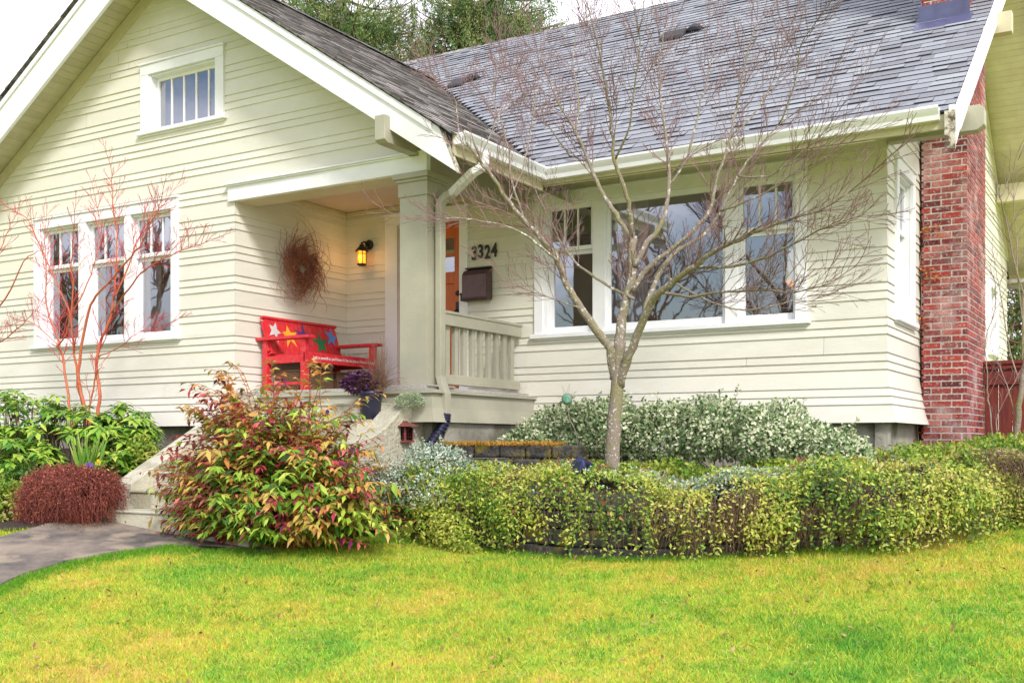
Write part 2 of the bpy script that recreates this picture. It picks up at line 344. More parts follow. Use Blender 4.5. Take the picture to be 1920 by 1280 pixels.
# front gable wall: lower part, part over the porch
siding('S', GY, lambda z: -13.56, lambda z: XI, Z0, 4.27, [ins(triW)], (0, 1))
siding('S', GY, gl, gr, 4.27, AZ-.3, [ins(gabW)])
siding('E', XI, lambda z: GY, lambda z: WY, 1.95, 4.30, (), (1, 0))
siding('S', WY, lambda z: XI, lambda z: -6.10, 1.97, 4.30, [(door_o[0], door_o[1], 1.9, door_o[3])])
siding('S', WY, lambda z: -6.10, lambda z: XR, Z0, 4.62, [ins(bigW)], (0, 1))
siding('E', XR, lambda z: WY, lambda z: 19.54, Z0, 4.5, [ins(sideW), ins(rearW1), ins(rearW2)], (1, 1))
siding('E', XR, lambda z: max(WY, EY+(z-EZ+.2)/PM), lambda z: min(19.54, 2*RY-EY-(z-EZ+.2)/PM), 4.5, RZ-.25)
mb = MB()  # structural backing so no light leaks, foundation
mb.box(-13.5, XI-.05, GY+.16, GY+.20, 1.7, 2.6); mb.box(-13.5, -13.46, GY+.05, 19, 1.7, 4.2); mb.box(-13.5, XR-.05, 19.4, 19.44, 1.7, 4.2)
mb.build('back_wall', M['siding'], house)
mb = MB(); mb.box(-13.5, -8.6, GY+.02, GY+.3, .5, 1.67); mb.box(-8.55, -6.1, 8.62, 8.8, .6, 1.7); mb.box(-6.13, -5.98, 8.66, WY, .6, 1.66)
mb.box(-6.1, XR-.03, WY+.02, WY+.25, .6, 1.66); mb.box(XR-.25, XR-.028, WY+.24, 19.5, .6, 1.665)
mb.build('foundation', M['concrete'], house)
mb = MB(); mb.box(-2.31, -2.19, WY-.035, WY+.1, 1.2, 1.64); mb.build('foundation_pier', M['concrete'], house)

# ---- windows ----
def bx(mb, face, pl, u0, u1, n0, n1, z0, z1):
    if face == 'S': mb.box(u0, u1, pl-n1, pl-n0, z0, z1)
    else: mb.box(pl+n0, pl+n1, u0, u1, z0, z1)
def window(face, pl, cas, units, rail=None, lites=3, cw=.11, rec=.05):
    u0, u1, z0, z1 = cas; B = lambda mb, *a: bx(mb, face, pl, *a)
    fr = MB(); hz = z1-.13
    B(fr, u0, u0+cw, -.01, .035, z0+.05, z1-.13); B(fr, u1-cw, u1, -.01, .035, z0+.05, z1-.13)
    B(fr, u0, u1, -.01, .038, z1-.13, z1-.015); B(fr, u0-.012, u1+.012, -.01, .055, z1-.015, z1+.008)
    ap = [u0+cw]+[x for q in units for x in (q[0], q[1])]+[u1-cw]
    for i in range(0, len(ap), 2):
        a, b = ap[i], ap[i+1]
        if b-a > .002:
            if i in (0, len(ap)-2): B(fr, a, b, -.14, .012, z0+.05, z1-.13)
            else: B(fr, a, b, -.14, .033, z0+.05, z1-.13)
    for q0, q1 in ((u0+cw-.03, u0+cw), (u1-cw, u1-cw+.03)): B(fr, q0, q1, -.17, -.012, z0+.05, z1-.14)
    B(fr, u0+cw*.6, u1-cw*.6, -.14, .0, z1-.15, z1-.131)
    wob = fr.build('window', M['white'], house, bevel=.004)
    sl = MB(); B(sl, u0-.04, u1+.04, -.16, .065, z0+.005, z0+.05); B(sl, u0, u1, -.01, .03, z0-.045+.03, z0+.005)
    sl.build('sill', M['white'], wob, bevel=.005)
    zt = z1-.15; zb = z0+.05
    for (a, b, kind) in units:
        def sash(c, d, n, nl, w=.045, wb=.07):
            sm = MB(); B(sm, a, a+w, n-.035, n, c, d); B(sm, b-w, b, n-.035, n, c, d); B(sm, a+w, b-w, n-.035, n, d-w, d); B(sm, a+w, b-w, n-.035, n, c, c+wb)
            for i in range(1, nl):
                x = a+w+(b-a-2*w)*i/nl; B(sm, x-.010, x+.010, n-.03, n-.004, c+wb, d-w)
            so_ = sm.build('sash', M['white'], wob, bevel=.003)
            g = MB()
            if face == 'S': g.poly((a+w, pl-n+.02, c+wb), (b-w, pl-n+.02, c+wb), (b-w, pl-n+.02, d-w), (a+w, pl-n+.02, d-w))
            else: g.poly((pl+n-.02, a+w, c+wb), (pl+n-.02, b-w, c+wb), (pl+n-.02, b-w, d-w), (pl+n-.02, a+w, d-w))
            g.build('pane', M['glass'], wob)
        if kind == 'dh': sash(rail, zt, -rec, lites, .04, .045); sash(zb, rail+.005, -rec-.045, 1, .045, .08)
        else: sash(zb, zt, -rec, lites if kind == 'lites' else 1, .04, .08 if kind == 'fix' else .05)
    return wob
window('S', WY, bigW, [(-5.84, -5.27, 'dh'), (-5.115, -3.78, 'fix'), (-3.645, -3.065, 'dh')], 3.555, 3, rec=.012)
window('S', GY, triW, [(-12.03, -11.31, 'dh'), (-11.175, -10.48, 'dh'), (-10.365, -9.68, 'dh')], 3.62, 3)
window('S', GY, gabW, [(-10.04, -8.96, 'lites')], None, 5, rec=.075, cw=.13)
window('E', XR, sideW, [(10.89, 11.57, 'dh')], 3.55, 3)
window('E', XR, rearW1, [(16.41, 16.89, 'dh')], 3.3, 1)
window('E', XR, rearW2, [(17.41, 18.19, 'dh')], 3.4, 1)

# rooms behind the glass
def room(x0, x1, y0, y1, z0, z1):
    mb = MB(); mb.poly((x0, y1, z0), (x1, y1, z0), (x1, y1, z1), (x0, y1, z1)); mb.poly((x0, y0, z0), (x0, y1, z0), (x0, y1, z1), (x0, y0, z1))
    mb.poly((x1, y0, z0), (x1, y1, z0), (x1, y1, z1), (x1, y0, z1)); mb.poly((x0, y0, z0), (x1, y0, z0), (x1, y1, z0), (x0, y1, z0)); mb.poly((x0, y0, z1), (x1, y0, z1), (x1, y1, z1), (x0, y1, z1))
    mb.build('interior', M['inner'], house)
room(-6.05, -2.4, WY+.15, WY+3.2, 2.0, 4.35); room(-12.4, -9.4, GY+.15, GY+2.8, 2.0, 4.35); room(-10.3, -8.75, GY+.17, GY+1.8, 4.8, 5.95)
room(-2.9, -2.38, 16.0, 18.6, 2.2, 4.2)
def cloth(name, label, x0, x1, y, z0, z1, m, folds=9, amp=.025):
    n = folds*8; V = []; FI = []
    for i in range(n+1):
        x = x0+(x1-x0)*i/n; o = amp*math.sin(i/8*2*math.pi)+.3*amp*math.sin(i*.37)
        V += [(x, y+o, z0), (x, y+o*.7, z1)]
    FI = [(2*i, 2*i+2, 2*i+3, 2*i+1) for i in range(n)]
    mesh_obj(name, V, FI, m, None, True, label=label, cat='curtain')
cloth('curtain', 'pale drape behind the left side of the large middle pane right of the porch', -5.14, -4.72, WY+.2, 2.5, 4.1, M['curtain'], 5)
for i, (a, b, t) in enumerate(((-12.05, -11.3, 'left'), (-11.2, -10.45, 'middle'), (-10.38, -9.66, 'right'))):
    mb = MB(); mb.box(a, b, GY+.16, GY+.165, 3.82, 4.12); mb.box(a, b, GY+.155, GY+.17, 3.80, 3.82)
    mb.build('roller_blind', M['curtain'], None, label='pale blind half lowered behind the %s sash of the triple window' % t, cat='blind', group='blinds in the triple window')
cloth('curtain', 'white curtain gathered inside the right sash of the triple window', -10.36, -10.1, GY+.2, 2.6, 4.1, M['curtain'], 4)
MB().box(XR-.140, XR-.135, 10.895, 11.565, 2.7, 4.1).build('roller_blind', M['curtain'], None, label='white blind behind the narrow window on the chimney side', cat='blind')
MB().box(XR-.162, XR-.16, 17.4, 18.2, 2.8, 3.8).build('roller_blind', M['curtain'], None, label='white blind in the far rear side window past the chimney', cat='blind')
MB().box(XR-.162, XR-.16, 16.4, 16.9, 2.6, 3.8).build('roller_blind', M['curtain'], None, label='white blind in the side window just behind the chimney', cat='blind')
t = thing('table_lamp', 'white shaded table lamp glowing orange inside the right sash of the big window', 'lamp', (-3.15, WY+.5, 2.5))
mb = MB(); mb.lathe([(.17, 0), (.13, .33)], (-3.15, WY+.5, 3.1), 24); mb.build('lamp_shade', M['shade'], t, True)
mb = MB(); mb.lathe([(.10, 0), (.14, .05), (.16, .07)], (-3.15, WY+.5, 3.02), 20); mb.build('bulb_glow', M['shadeglow'], t, True)
mb = MB(); mb.lathe([(.08, 0), (.08, .02), (.02, .05), (.035, .2), (.015, .5)], (-3.15, WY+.5, 2.5), 14); mb.build('base', M['bronze'], t, True)

# ---- porch: floor, ceiling, beams, column, railing, base ----
mb = MB()
for i in range(17):
    a = XI+(-6.06-XI)*i/17; mb.box(a+.002, a+(-6.06-XI)/17-.002, 8.44, WY, 1.965, 1.998)
mb.build('porch_floor', M['weathered'], house)
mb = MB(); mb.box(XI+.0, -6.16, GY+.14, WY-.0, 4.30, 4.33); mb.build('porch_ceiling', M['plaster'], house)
mb = MB(); mb.box(XI+.001, XI+.05, GY+.14, WY-.02, 4.24, 4.298); mb.box(XI+.05, -6.4, WY-.06, WY-.016, 4.24, 4.298); mb.build('crown_trim', M['soffit'], house, bevel=.01)
mb = MB(); mb.box(-8.775, -6.10, GY-.045, GY+.02, 4.09, 4.245); mb.box(-8.80, -6.10, GY-.065, GY+.02, 4.245, 4.262); mb.box(-8.81, -6.10, GY-.085, GY+.02, 4.262, 4.278)
mb.build('porch_beam', M['white'], house, bevel=.003)
mb = MB(); mb.box(XI-.02, -6.12, GY+.02, GY+.30, 4.085, 4.30); mb.build('beam_soffit', M['soffit'], house)
mb = MB(); mb.box(-6.40, -6.125, GY+.30, WY-.01, 4.06, 4.45); mb.box(-6.40, -6.11, GY+.022, GY+.299, 4.088, 4.5); mb.build('side_beam', M['olive'], house, bevel=.003)
mb = MB()
mb.box(-6.444, -6.115, GY-.02, GY+.29, 2.0, 3.86); mb.box(-6.456, -6.103, GY-.032, GY+.302, 3.861, 4.0); mb.box(-6.444, -6.115, GY-.02, GY+.29, 3.86, 4.0)
mb.box(-6.475, -6.09, GY-.05, GY+.32, 4.0, 4.03); mb.box(-6.50, -6.07, GY-.075, GY+.345, 4.03, 4.083)
mb.build('column', M['olive'], house, bevel=.004)
mb = MB(); mb.box(-6.52, -6.04, GY-.10, GY+.36, 1.999, 2.012); mb.build('column_base', M['weathered'], house)
# corner half post at wall under the beam
rail = MB(); rail.box(-6.26, -6.14, 8.86, WY-.06, 2.63, 2.745); rail.box(-6.27, -6.13, 8.86, WY-.05, 2.745, 2.775); rail.box(-6.24, -6.16, 8.86, WY-.06, 2.04, 2.14)
ro = rail.build('railing', M['olive'], house, bevel=.005)
for i in range(9):
    y = 8.97+i*.158
    mb = MB(); mb.box(-6.22, -6.18, y, y+.07, 2.14, 2.63); mb.build('baluster', M['olive'], ro)
mb = MB()
A = [(-6.0, 8.55, 1.92), (-6.0, WY-.02, 1.92), (-6.06, WY-.02, 1.92), (-6.06, 8.55, 1.92)]
for (z0, z1, o0, o1) in ((1.78, 1.93, .028, .006), (1.65, 1.785, .07, .03)):
    mb.add([(-6.0+o0, 8.47-o0, z0), (-6.0+o0, WY-.03, z0), (-6.0+o1, WY-.03, z1), (-6.0+o1, 8.47-o1, z1), (-6.1, 8.47-o0, z0), (-6.1, WY-.03, z0)], [(0, 1, 2, 3), (4, 5, 1, 0)])
    mb.add([(XI, 8.47-o0, z0), (-6.0+o0, 8.47-o0, z0), (-6.0+o1, 8.47-o1, z1), (XI, 8.47-o1, z1), (XI, 8.6, z0), (-6.0+o0, 8.6, z0)], [(0, 1, 2, 3), (4, 5, 1, 0)])
mb.box(XI, -5.965, 8.43, 8.6, 1.93, 1.963); mb.box(-6.1, -5.955, 8.44, WY-.04, 1.931, 1.955)
mb.build('porch_skirt', M['olive'], house)
# ---- door ----
mb = MB(); mb.box(-8.08, -7.90, WY-.035, WY, 2.0, 4.07); mb.box(-7.0, -6.885, WY-.035, WY, 2.0, 4.07); mb.box(-8.08, -6.885, WY-.038, WY, 4.07, 4.19)
mb.box(-8.1, -6.865, WY-.055, WY, 4.19, 4.21); mb.box(-7.98, -7.90, WY, WY+.12, 2.0, 4.07); mb.box(-7.0, -6.975, WY, WY+.12, 2.0, 4.07); mb.box(-7.98, -6.975, WY, WY+.12, 4.045, 4.07)
mb.build('door_frame', M['white'], house, bevel=.003)
d = MB(); dx0, dx1, dy = -7.898, -7.002, WY+.05
d.box(dx0, dx0+.12, dy, dy+.04, 2.02, 4.04); d.box(dx1-.12, dx1, dy, dy+.04, 2.02, 4.04)
for a, b in ((2.02, 2.28), (3.32, 3.46), (3.64, 3.68), (3.86, 4.04)): d.box(dx0+.12, dx1-.12, dy, dy+.04, a, b)
for k in (1, 2):
    x = dx0+.12+(.656)*k/3; d.box(x-.03, x+.03, dy, dy+.04, 2.28, 3.32); d.box(x-.02, x+.02, dy, dy+.04, 3.46, 3.64); d.box(x-.02, x+.02, dy, dy+.04, 3.68, 3.86)
d.box(dx0+.12, dx1-.12, dy+.018, dy+.03, 2.28, 3.32)
do = d.build('door', M['door'], house, bevel=.004)
g = MB()
for z0, z1 in ((3.46, 3.64), (3.68, 3.86)):
    for k in range(3):
        x0 = dx0+.12+.2187*k+(.02 if k else 0); x1 = dx0+.12+.2187*(k+1)-(.02 if k < 2 else 0); g.poly((x0, dy+.02, z0), (x1, dy+.02, z0), (x1, dy+.02, z1), (x0, dy+.02, z1))
g.build('pane', M['glass'], do)
mb = MB(); mb.box(-7.09, -7.045, dy-.02, dy-.0, 2.83, 3.1); mb.tube([(-7.067, dy-.02, 3.0), (-7.067, dy-.07, 2.99), (-7.067, dy-.07, 2.86), (-7.067, dy-.02, 2.85)], .012, 8); mb.lathe([(.03, 0), (.03, .02), (.02, .035)], (-7.067, dy-.0, 3.2), 12, 'y')
mb.build('handle', M['black'], do)
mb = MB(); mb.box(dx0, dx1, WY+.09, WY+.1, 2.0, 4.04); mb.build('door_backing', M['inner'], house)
mb = MB(); mb.box(-6.965, -6.925, WY-.06, WY-.035, 3.09, 3.16); mb.box(-6.975, -6.915, WY-.065, WY-.035, 3.16, 3.18); mb.build('doorbell', M['black'], house, bevel=.004)
mb = MB(); mb.box(-8.2, -6.8, WY-.5, WY, 1.999, 2.006); mb.build('door_threshold', M['weathered'], house)

# ---- roofs ----
def shingle_slope(name, O, U, V, ulo, uhi, vlen, m, expo=.137, parent=None, wmin=.12, wmax=.34, edge=None):
    """courses of tabs laid on the slope: O eave corner, U along the eave, V up the slope (unit)"""
    O, U, V = map(np.array, (O, U, V)); Nn = np.cross(U, V); Nn = Nn if Nn[2] > 0 else -Nn
    mb = MB(); k = 0; v = 0.0
    while v < vlen:
        v1 = min(v+expo, vlen); a, b = ulo(v), uhi(v)
        u = a-R_.uniform(0, wmax)
        while u < b:
            wdt = R_.uniform(wmin, wmax); p, q = max(u, a), min(u+wdt, b); u += wdt
            if q-p < .01: continue
            h = R_.choice((.010, .012, .014, .020))+R_.uniform(0, .003); e = R_.uniform(-.004, .004); q -= .002
            o = lambda uu, vv, nn: O+U*uu+V*vv+Nn*nn
            mb.add([o(p, v+e, h), o(q, v+e, h), o(q, v1+.02, .004), o(p, v1+.02, .004), o(p, v+e, -.004), o(q, v+e, -.004)], [(0, 1, 2, 3)]); mb.cur = 1; mb.add([o(p, v+e, h), o(q, v+e, h), o(q, v1+.02, .004), o(p, v1+.02, .004), o(p, v+e, -.004), o(q, v+e, -.004)], [(4, 5, 1, 0), (4, 0, 3), (1, 5, 2)]); mb.cur = 0
        v += expo; k += 1
    return mb.build(name, None, parent, mats=[m, edge or M['edge']])
def slab(pts, th, dirn=(0, 0, -1)): return [np.array(p, float) for p in pts], np.array(dirn, float)*th
roof = MB(); TH_ = .12
def sl(pts):
    P, e = slab(pts, TH_); roof.prism(P, e)
zm = lambda y: EZ+PM*(y-EY)
sl([(EX+.02, EY+.01, zm(EY)-.01), (XB-.02, EY+.01, zm(EY)-.01), (XB-.02, RY, RZ-.01), (EX+.02, RY, RZ-.01)])
sl([(XL, 10.75, zm(10.75)-.012), (EX+.019, 10.75, zm(10.75)-.012), (EX+.019, RY, RZ-.012), (XL, RY, RZ-.012)])
sl([(XL, RY+.001, RZ-.01), (XB-.02, RY+.001, RZ-.01), (XB-.02, 2*RY-EY, EZ-.01), (XL, 2*RY-EY, EZ-.01)])
yv = lambda z: EY+(z-EZ)/PM
TH_ = .17
sl([(EX-.01, YB+.04, EZ-.0), (AX, YB+.04, AZ-.01), (AX, yv(AZ)+.0, AZ-.01), (EX-.01, EY-.0, EZ-.0)])
sl([(AX-.001, YB+.04, AZ-.01), (AX-(AZ-EZ)/PL, YB+.04, EZ-.01), (AX-(AZ-EZ)/PL, EY+6, EZ-.01), (AX-.001, yv(AZ)+1.0, AZ-.01)])
roof_o = roof.build('roof', M['felt'], house)
cm = math.hypot(1, PM); cr_ = math.hypot(1, PR); cl_ = math.hypot(1, PL)
xv = lambda z: AX+(AZ-z)/PR
def mlo(v):
    z = EZ+v*PM/cm; return (xv(z)-.03 if z < AZ else XL)-XL
shingle_slope('shingles', (XL, EY-.03, EZ+.0), (1, 0, 0), (0, 1/cm, PM/cm), mlo, lambda v: XB-.01-XL, (RY-EY+.03)*cm, M['shingle'], parent=roof_o)
shingle_slope('shingles', (EX+.03, YB-.04, EZ-.02), (0, 1, 0), (-1/cr_, 0, PR/cr_), lambda v: 0., lambda v: EY+(v*PR/cr_)/PM-YB+.02, (EX+.03-AX)*cr_, M['shingle2'], parent=roof_o, edge=M['edge2'])
shingle_slope('shingles', (AX-(AZ-EZ)/PL-.03, YB-.04, EZ-.0), (0, 1, 0), (1/cl_, 0, PL/cl_), lambda v: 0., lambda v: 4.5, (AZ-EZ)/PL*cl_, M['shingle2'], parent=roof_o, edge=M['edge2'])
mb = MB()   # ridge caps
x = XL
while x < XB-.05:
    mb.add([(x, RY-.14, RZ-.07), (x+.26, RY-.14, RZ-.082), (x+.26, RY, RZ+.025), (x, RY, RZ+.04), (x+.26, RY+.14, RZ-.082), (x, RY+.14, RZ-.07)], [(0, 1, 2, 3), (3, 2, 4, 5)]); x += .14
mb.build('ridge_cap', M['shingle2'], roof_o); mb = MB()
y = YB
while y < yv(AZ):
    mb.add([(AX-.14, y, AZ-.05), (AX-.14, y+.26, AZ-.065), (AX, y+.26, AZ+.03), (AX, y, AZ+.045), (AX+.14, y+.26, AZ-.068), (AX+.14, y, AZ-.055)], [(0, 1, 2, 3), (3, 2, 4, 5)]); y += .14
mb.build('ridge_cap', M['shingle2'], roof_o)
# soffit boards under the overhangs
mb = MB()
def strips(p0, p1, q, n, gap=.003):
    """n boards between edge p0-p1 (across) swept by vector q"""
    p0, p1, q = map(np.array, (p0, p1, q))
    for i in range(n):
        a = p0+(p1-p0)*(i/n); b = p0+(p1-p0)*((i+1)/n); g_ = (p1-p0)/np.linalg.norm(p1-p0)*gap
        mb.prism([a+g_, b-g_, b-g_+q, a+g_+q], (0, 0, .008))
dz = .195
strips((AX-(AZ-EZ)/PL, YB+.045, EZ-dz), (AX, YB+.045, AZ-dz), (0, .52, 0), 52)
strips((EX, YB+.045, EZ-dz), (AX, YB+.045, AZ-dz), (0, .52, 0), 52)
strips((EX-.01, GY, EZ-dz-.003), (-6.45, GY, EZ-dz-.003+.945*PR), (0, 2.2, 0), 9)
dz = .143
strips((EX-.3, EY+.01, zm(EY)-dz-.01), (EX-.3, WY+.1, zm(WY+.1)-dz-.01), (XR+.05-EX+.3, 0, 0), 8)
strips((XR-.02, EY+.01, zm(EY)-dz), (XR-.02, RY, RZ-dz), (XB-XR, 0, 0), 62)
strips((XR-.02, 2*RY-EY, EZ-dz), (XR-.02, RY, RZ-dz), (XB-XR, 0, 0), 62)
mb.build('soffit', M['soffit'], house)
# barge boards: band below roof line
def barge(pts_top, depth, y0, y1=None, tip=None): pass
bb = MB(); D1, D2 = .36, .42
tz = lambda x: AZ-PR*(x-AX); tl = lambda x: AZ-PL*(AX-x)
bb.prism([(AX, YB, AZ-.03), (AX, YB, AZ-.03-D1), (-5.42, YB, 3.875), (-5.625, YB, tz(-5.625)-.03)], (0, .04, 0))
bb.build('barge_board', M['white'], house, bevel=.003)
bb = MB(); bb.prism([(AX-.0005, YB, AZ-.03), (AX-.0005, YB, AZ-.03-D2), (-14.3, YB, tl(-14.3)-.03-D2), (-14.35, YB, tl(-14.35)-.03)], (0, .04, 0)); bb.build('barge_board', M['white'], house, bevel=.003)
bb = MB()   # drip moulding on the barge
bb.prism([(AX, YB-.022, AZ-.025), (AX, YB-.022, AZ-.10), (-5.70, YB-.022, tz(-5.70)-.10), (-5.70, YB-.022, tz(-5.70)-.025)], (0, .021, 0))
bb.prism([(AX-.001, YB-.022, AZ-.03), (AX-.001, YB-.022, AZ-.10), (-14.3, YB-.022, tl(-14.3)-.10), (-14.3, YB-.022, tl(-14.3)-.03)], (0, .021, 0))
bb.build('drip_moulding', M['white'], house)
mb = MB(); mb.prism([(-5.60, YB-.003, 4.28), (-5.585, YB-.003, 4.28), (-5.405, YB-.003, 3.87), (-5.425, YB-.003, 3.87)], (0, .048, 0)); mb.build('barge_end', M['rot'], house)
bb = MB()
bb.prism([(XB, EY-.02, EZ+.02), (XB, EY+.28, EZ-.29+.28*PM), (XB, RY, RZ-.30), (XB, RY, RZ+.0), (XB, EY+.0, EZ+.02)], (-.04, 0, 0))
bb.prism([(XB, RY+.0005, RZ-.28), (XB, 2*RY-EY, EZ-.28), (XB, 2*RY-EY, EZ+.0), (XB, RY+.0005, RZ+.0)], (-.04, 0, 0))
bb.prism([(XB+.004, EY-.05, EZ+.05), (XB+.004, EY-.06, 3.93), (XB+.004, EY+.04, 3.99), (XB+.004, EY+.30, EZ-.02)], (-.05, 0, 0))
bb.build('barge_board', M['white'], house, bevel=.003)
mb = MB(); mb.prism([(XB+.006, EY-.055, EZ-.0), (XB+.006, EY-.063, 3.92), (XB-.075, EY-.063, 3.94), (XB-.08, EY-.055, EZ)], (0, .04, 0)); mb.build('barge_end', M['rot'], house)
# rake frieze under the soffit on the gable wall
class FB:
    def prism(s, p, e): MB().prism(p, e).build('frieze_board', M['soffit'], house)
fr = FB()
fr.prism([(AX, GY-.03, AZ-.21), (AX, GY-.03, AZ-.36), (-14, GY-.03, tl(-14)-.36), (-14, GY-.03, tl(-14)-.21)], (0, .028, 0))
fr.prism([(AX+.001, GY-.03, AZ-.21), (AX+.001, GY-.03, AZ-.30), (-6.15, GY-.03, tz(-6.15)-.30), (-6.15, GY-.03, tz(-6.15)-.21)], (0, .028, 0))
fr.prism([(XR+.03, WY+.3, zm(WY+.3)-.22), (XR+.03, RY, RZ-.22), (XR+.03, RY, RZ-.34), (XR+.03, WY+.3, zm(WY+.3)-.34)], (-.028, 0, 0))
fr.prism([(XR+.03, 19.5, zm(10.5)-.22), (XR+.03, RY, RZ-.22), (XR+.03, RY, RZ-.34), (XR+.03, 19.5, zm(10.5)-.34)], (-.028, 0, 0))
mb = MB(); mb.box(-6.14, XR+.02, WY-.03, WY-.002, 4.36, 4.56); mb.build('frieze_board', M['soffit'], house)
# brackets and purlins
mb = MB(); mb.prism([(-6.30, 7.97, 4.27), (-6.30, 7.97, 4.50), (-6.30, YB-.002, 4.50), (-6.30, YB+.045, 4.40), (-6.30, GY+.02, 4.40), (-6.30, GY+.02, 4.245), (-6.30, 8.02, 4.245)], (.12, 0, 0)); mb.build('bracket', M['olive'], house, bevel=.006)
mb = MB(); mb.box(-13.35, -13.2, 7.97, GY+.02, 4.25, 4.48); mb.build('bracket', M['olive'], house, bevel=.006)
mb = MB(); mb.prism([(XR+.015, WY-.05, 4.245), (-1.42, WY-.05, 4.245), (-1.36, WY-.05, 4.29), (-1.36, WY-.05, 4.43), (-1.40, WY-.05, 4.47), (XR+.015, WY-.05, 4.47)], (0, .13, 0)); mb.build('purlin', M['olive'], house, bevel=.005)
for q in ((RY-.08, RY+.08, RZ-.5, RZ-.21), (18.1, 18.25, 5.15, 5.42), (12.45, 12.58, zm(12.5)-.42, zm(12.5)-.2)):
    MB().box(XR+.02, -1.36, *q).build('purlin', M['soffit'], house, bevel=.005)
# gutters
prof = [(0, -.115), (.075, -.115), (.085, -.075), (.105, -.045), (.12, -.02), (.12, .0), (.108, .002), (.108, -.012), (.0, -.012)]
g = MB()
A = [(EX+o, YB+.06, EZ+.015+z) for o, z in prof]; B = [(EX+o, EY-o, EZ+.015+z) for o, z in prof]; C_ = [(XB-.12, EY-o, EZ+.045+z) for o, z in prof]
g.loft(A, B); g.build('gutter', M['gutter'], house)
g = MB(); g.loft(B, C_); g.build('gutter', M['gutter'], house)
mb = MB(); mb.box(EX-.03, EX+.0, YB+.05, EY, EZ-.19, EZ-.01); mb.box(EX, XB-.05, EY-.002, EY+.03, EZ-.135, EZ-.01); mb.build('fascia', M['soffit'], house)
g = MB(); a = onX(908, 312, -5.44)
def rectpath(mb, pts, w, h, side):
    vs = []; k = len(pts)
    for i in range(k):
        p = np.array(pts[i], float); t = norm(np.array(pts[min(i+1, k-1)], float)-np.array(pts[max(i-1, 0)], float)); s_ = norm(np.cross(t, side)); n_ = np.cross(s_, t)
        vs += [p+s_*w+n_*h, p-s_*w+n_*h, p-s_*w-n_*h, p+s_*w-n_*h]
    mb.add(vs, [(4*i+j, 4*i+(j+1) % 4, 4*i+4+(j+1) % 4, 4*i+4+j) for i in range(k-1) for j in range(4)]+[(3, 2, 1, 0), tuple(range(4*k-4, 4*k))])
rectpath(g, [(-5.44, a[1], 4.16), (-5.44, a[1], 4.07), (-5.47, a[1]-.01, 4.02), (-5.55, a[1]-.03, 3.985)], .032, .042, (0, 1, .01))
rectpath(g, [(-5.53, a[1]-.03, 3.995), (-5.95, 8.74, 3.885)], .033, .043, (0, 1, .01))
g.cur = 1
rectpath(g, [(-5.93, 8.745, 3.89), (-6.01, 8.72, 3.855), (-6.055, 8.70, 3.80), (-6.06, 8.70, 3.70), (-6.06, 8.70, 2.1), (-5.97, 8.66, 1.92), (-5.965, 8.66, 1.72)], .034, .044, (0, 1, .01))
g.build('downspout', None, house, mats=[M['white'], M['olive']], bevel=.006)
# roof vents, chimney
def vent(x, y, sx):
    z = zm(y); v = MB(); v.prism([(x-sx, y-.10, z+.02), (x-sx, y-.10, z-.02), (x-sx, y+.15, z+.13), (x-sx, y+.08, z+.17)], (2*sx, 0, 0)); o = v.build('roof_vent', M['edge'], house, bevel=.015)
    v = MB(); v.lathe([(.10, 0), (.12, .03), (.06, .09)], (x+sx*1.7, y+.1, zm(y+.1)+.02), 12); v.build('vent_cap', M['edge'], o)
def roof_at(u, v):
    r = ray(u, v); n = np.array([0, -PM, 1.]); t = np.dot(n, np.array([0, EY, EZ-CZ]))/np.dot(n, r); return r*t+np.array([0, 0, CZ])
q = roof_at(858, 164); vent(q[0], q[1], .13); q = roof_at(1262, 76); vent(q[0], q[1], .16)
ch = MB(); CX0, CX1, CY0, CY1 = -2.16, -1.735, 12.0, 13.35
ch.box(CX0, CX1-.003, CY0+.003, CY1-.003, .7, 8.9); cho = ch.build('chimney', M['mortar'], house)
br = MB(); H = .0677; z = .75; k = 0
def bricks(face, a0, a1, z, off):
    L_ = .203; u = a0-off
    while u < a1-.01:
        p, q_ = max(u, a0), min(u+L_-.016, a1); u += L_
        if q_-p < .02: continue
        j = R_.uniform(-.0015, .0015)
        if face == 'f': br.box(p, q_, CY0+j-.002, CY0+.03, z, z+H-.0155)
        elif face == 'b': br.box(p, q_, CY1-.03, CY1+j, z, z+H-.0155)
        else: br.box(CX1-.03, CX1+j+.002, p, q_, z, z+H-.0155)
while z < 8.85:
    o = .1 if k % 2 else 0.0; ex = 0
    bricks('f', CX0-.02, CX1-.0005, z, .1-o); bricks('s', CY0+.001, CY1-.001, z, o); z += H; k += 1
br.build('brick', M['brick'], cho)
mb = MB(); zc = zm(CY0)
mb.box(CX0-.05, CX1+.03, CY0-.02, CY0-.004, zc-.02, zc+.20); mb.prism([(CX0-.07, CY0-.2, zm(CY0-.2)+.03), (CX1+.06, CY0-.2, zm(CY0-.2)+.03), (CX1+.06, CY0-.01, zc+.035), (CX0-.07, CY0-.01, zc+.035)], (0, 0, .006))
mb.prism([(CX0-.045, CY0-.01, zc), (CX0-.045, CY0-.01, zc+.2), (CX0-.045, CY1, zm(CY1)+.2), (CX0-.045, CY1, zm(CY1))], (.03, 0, 0)); mb.build('flashing', M['lead'], cho)

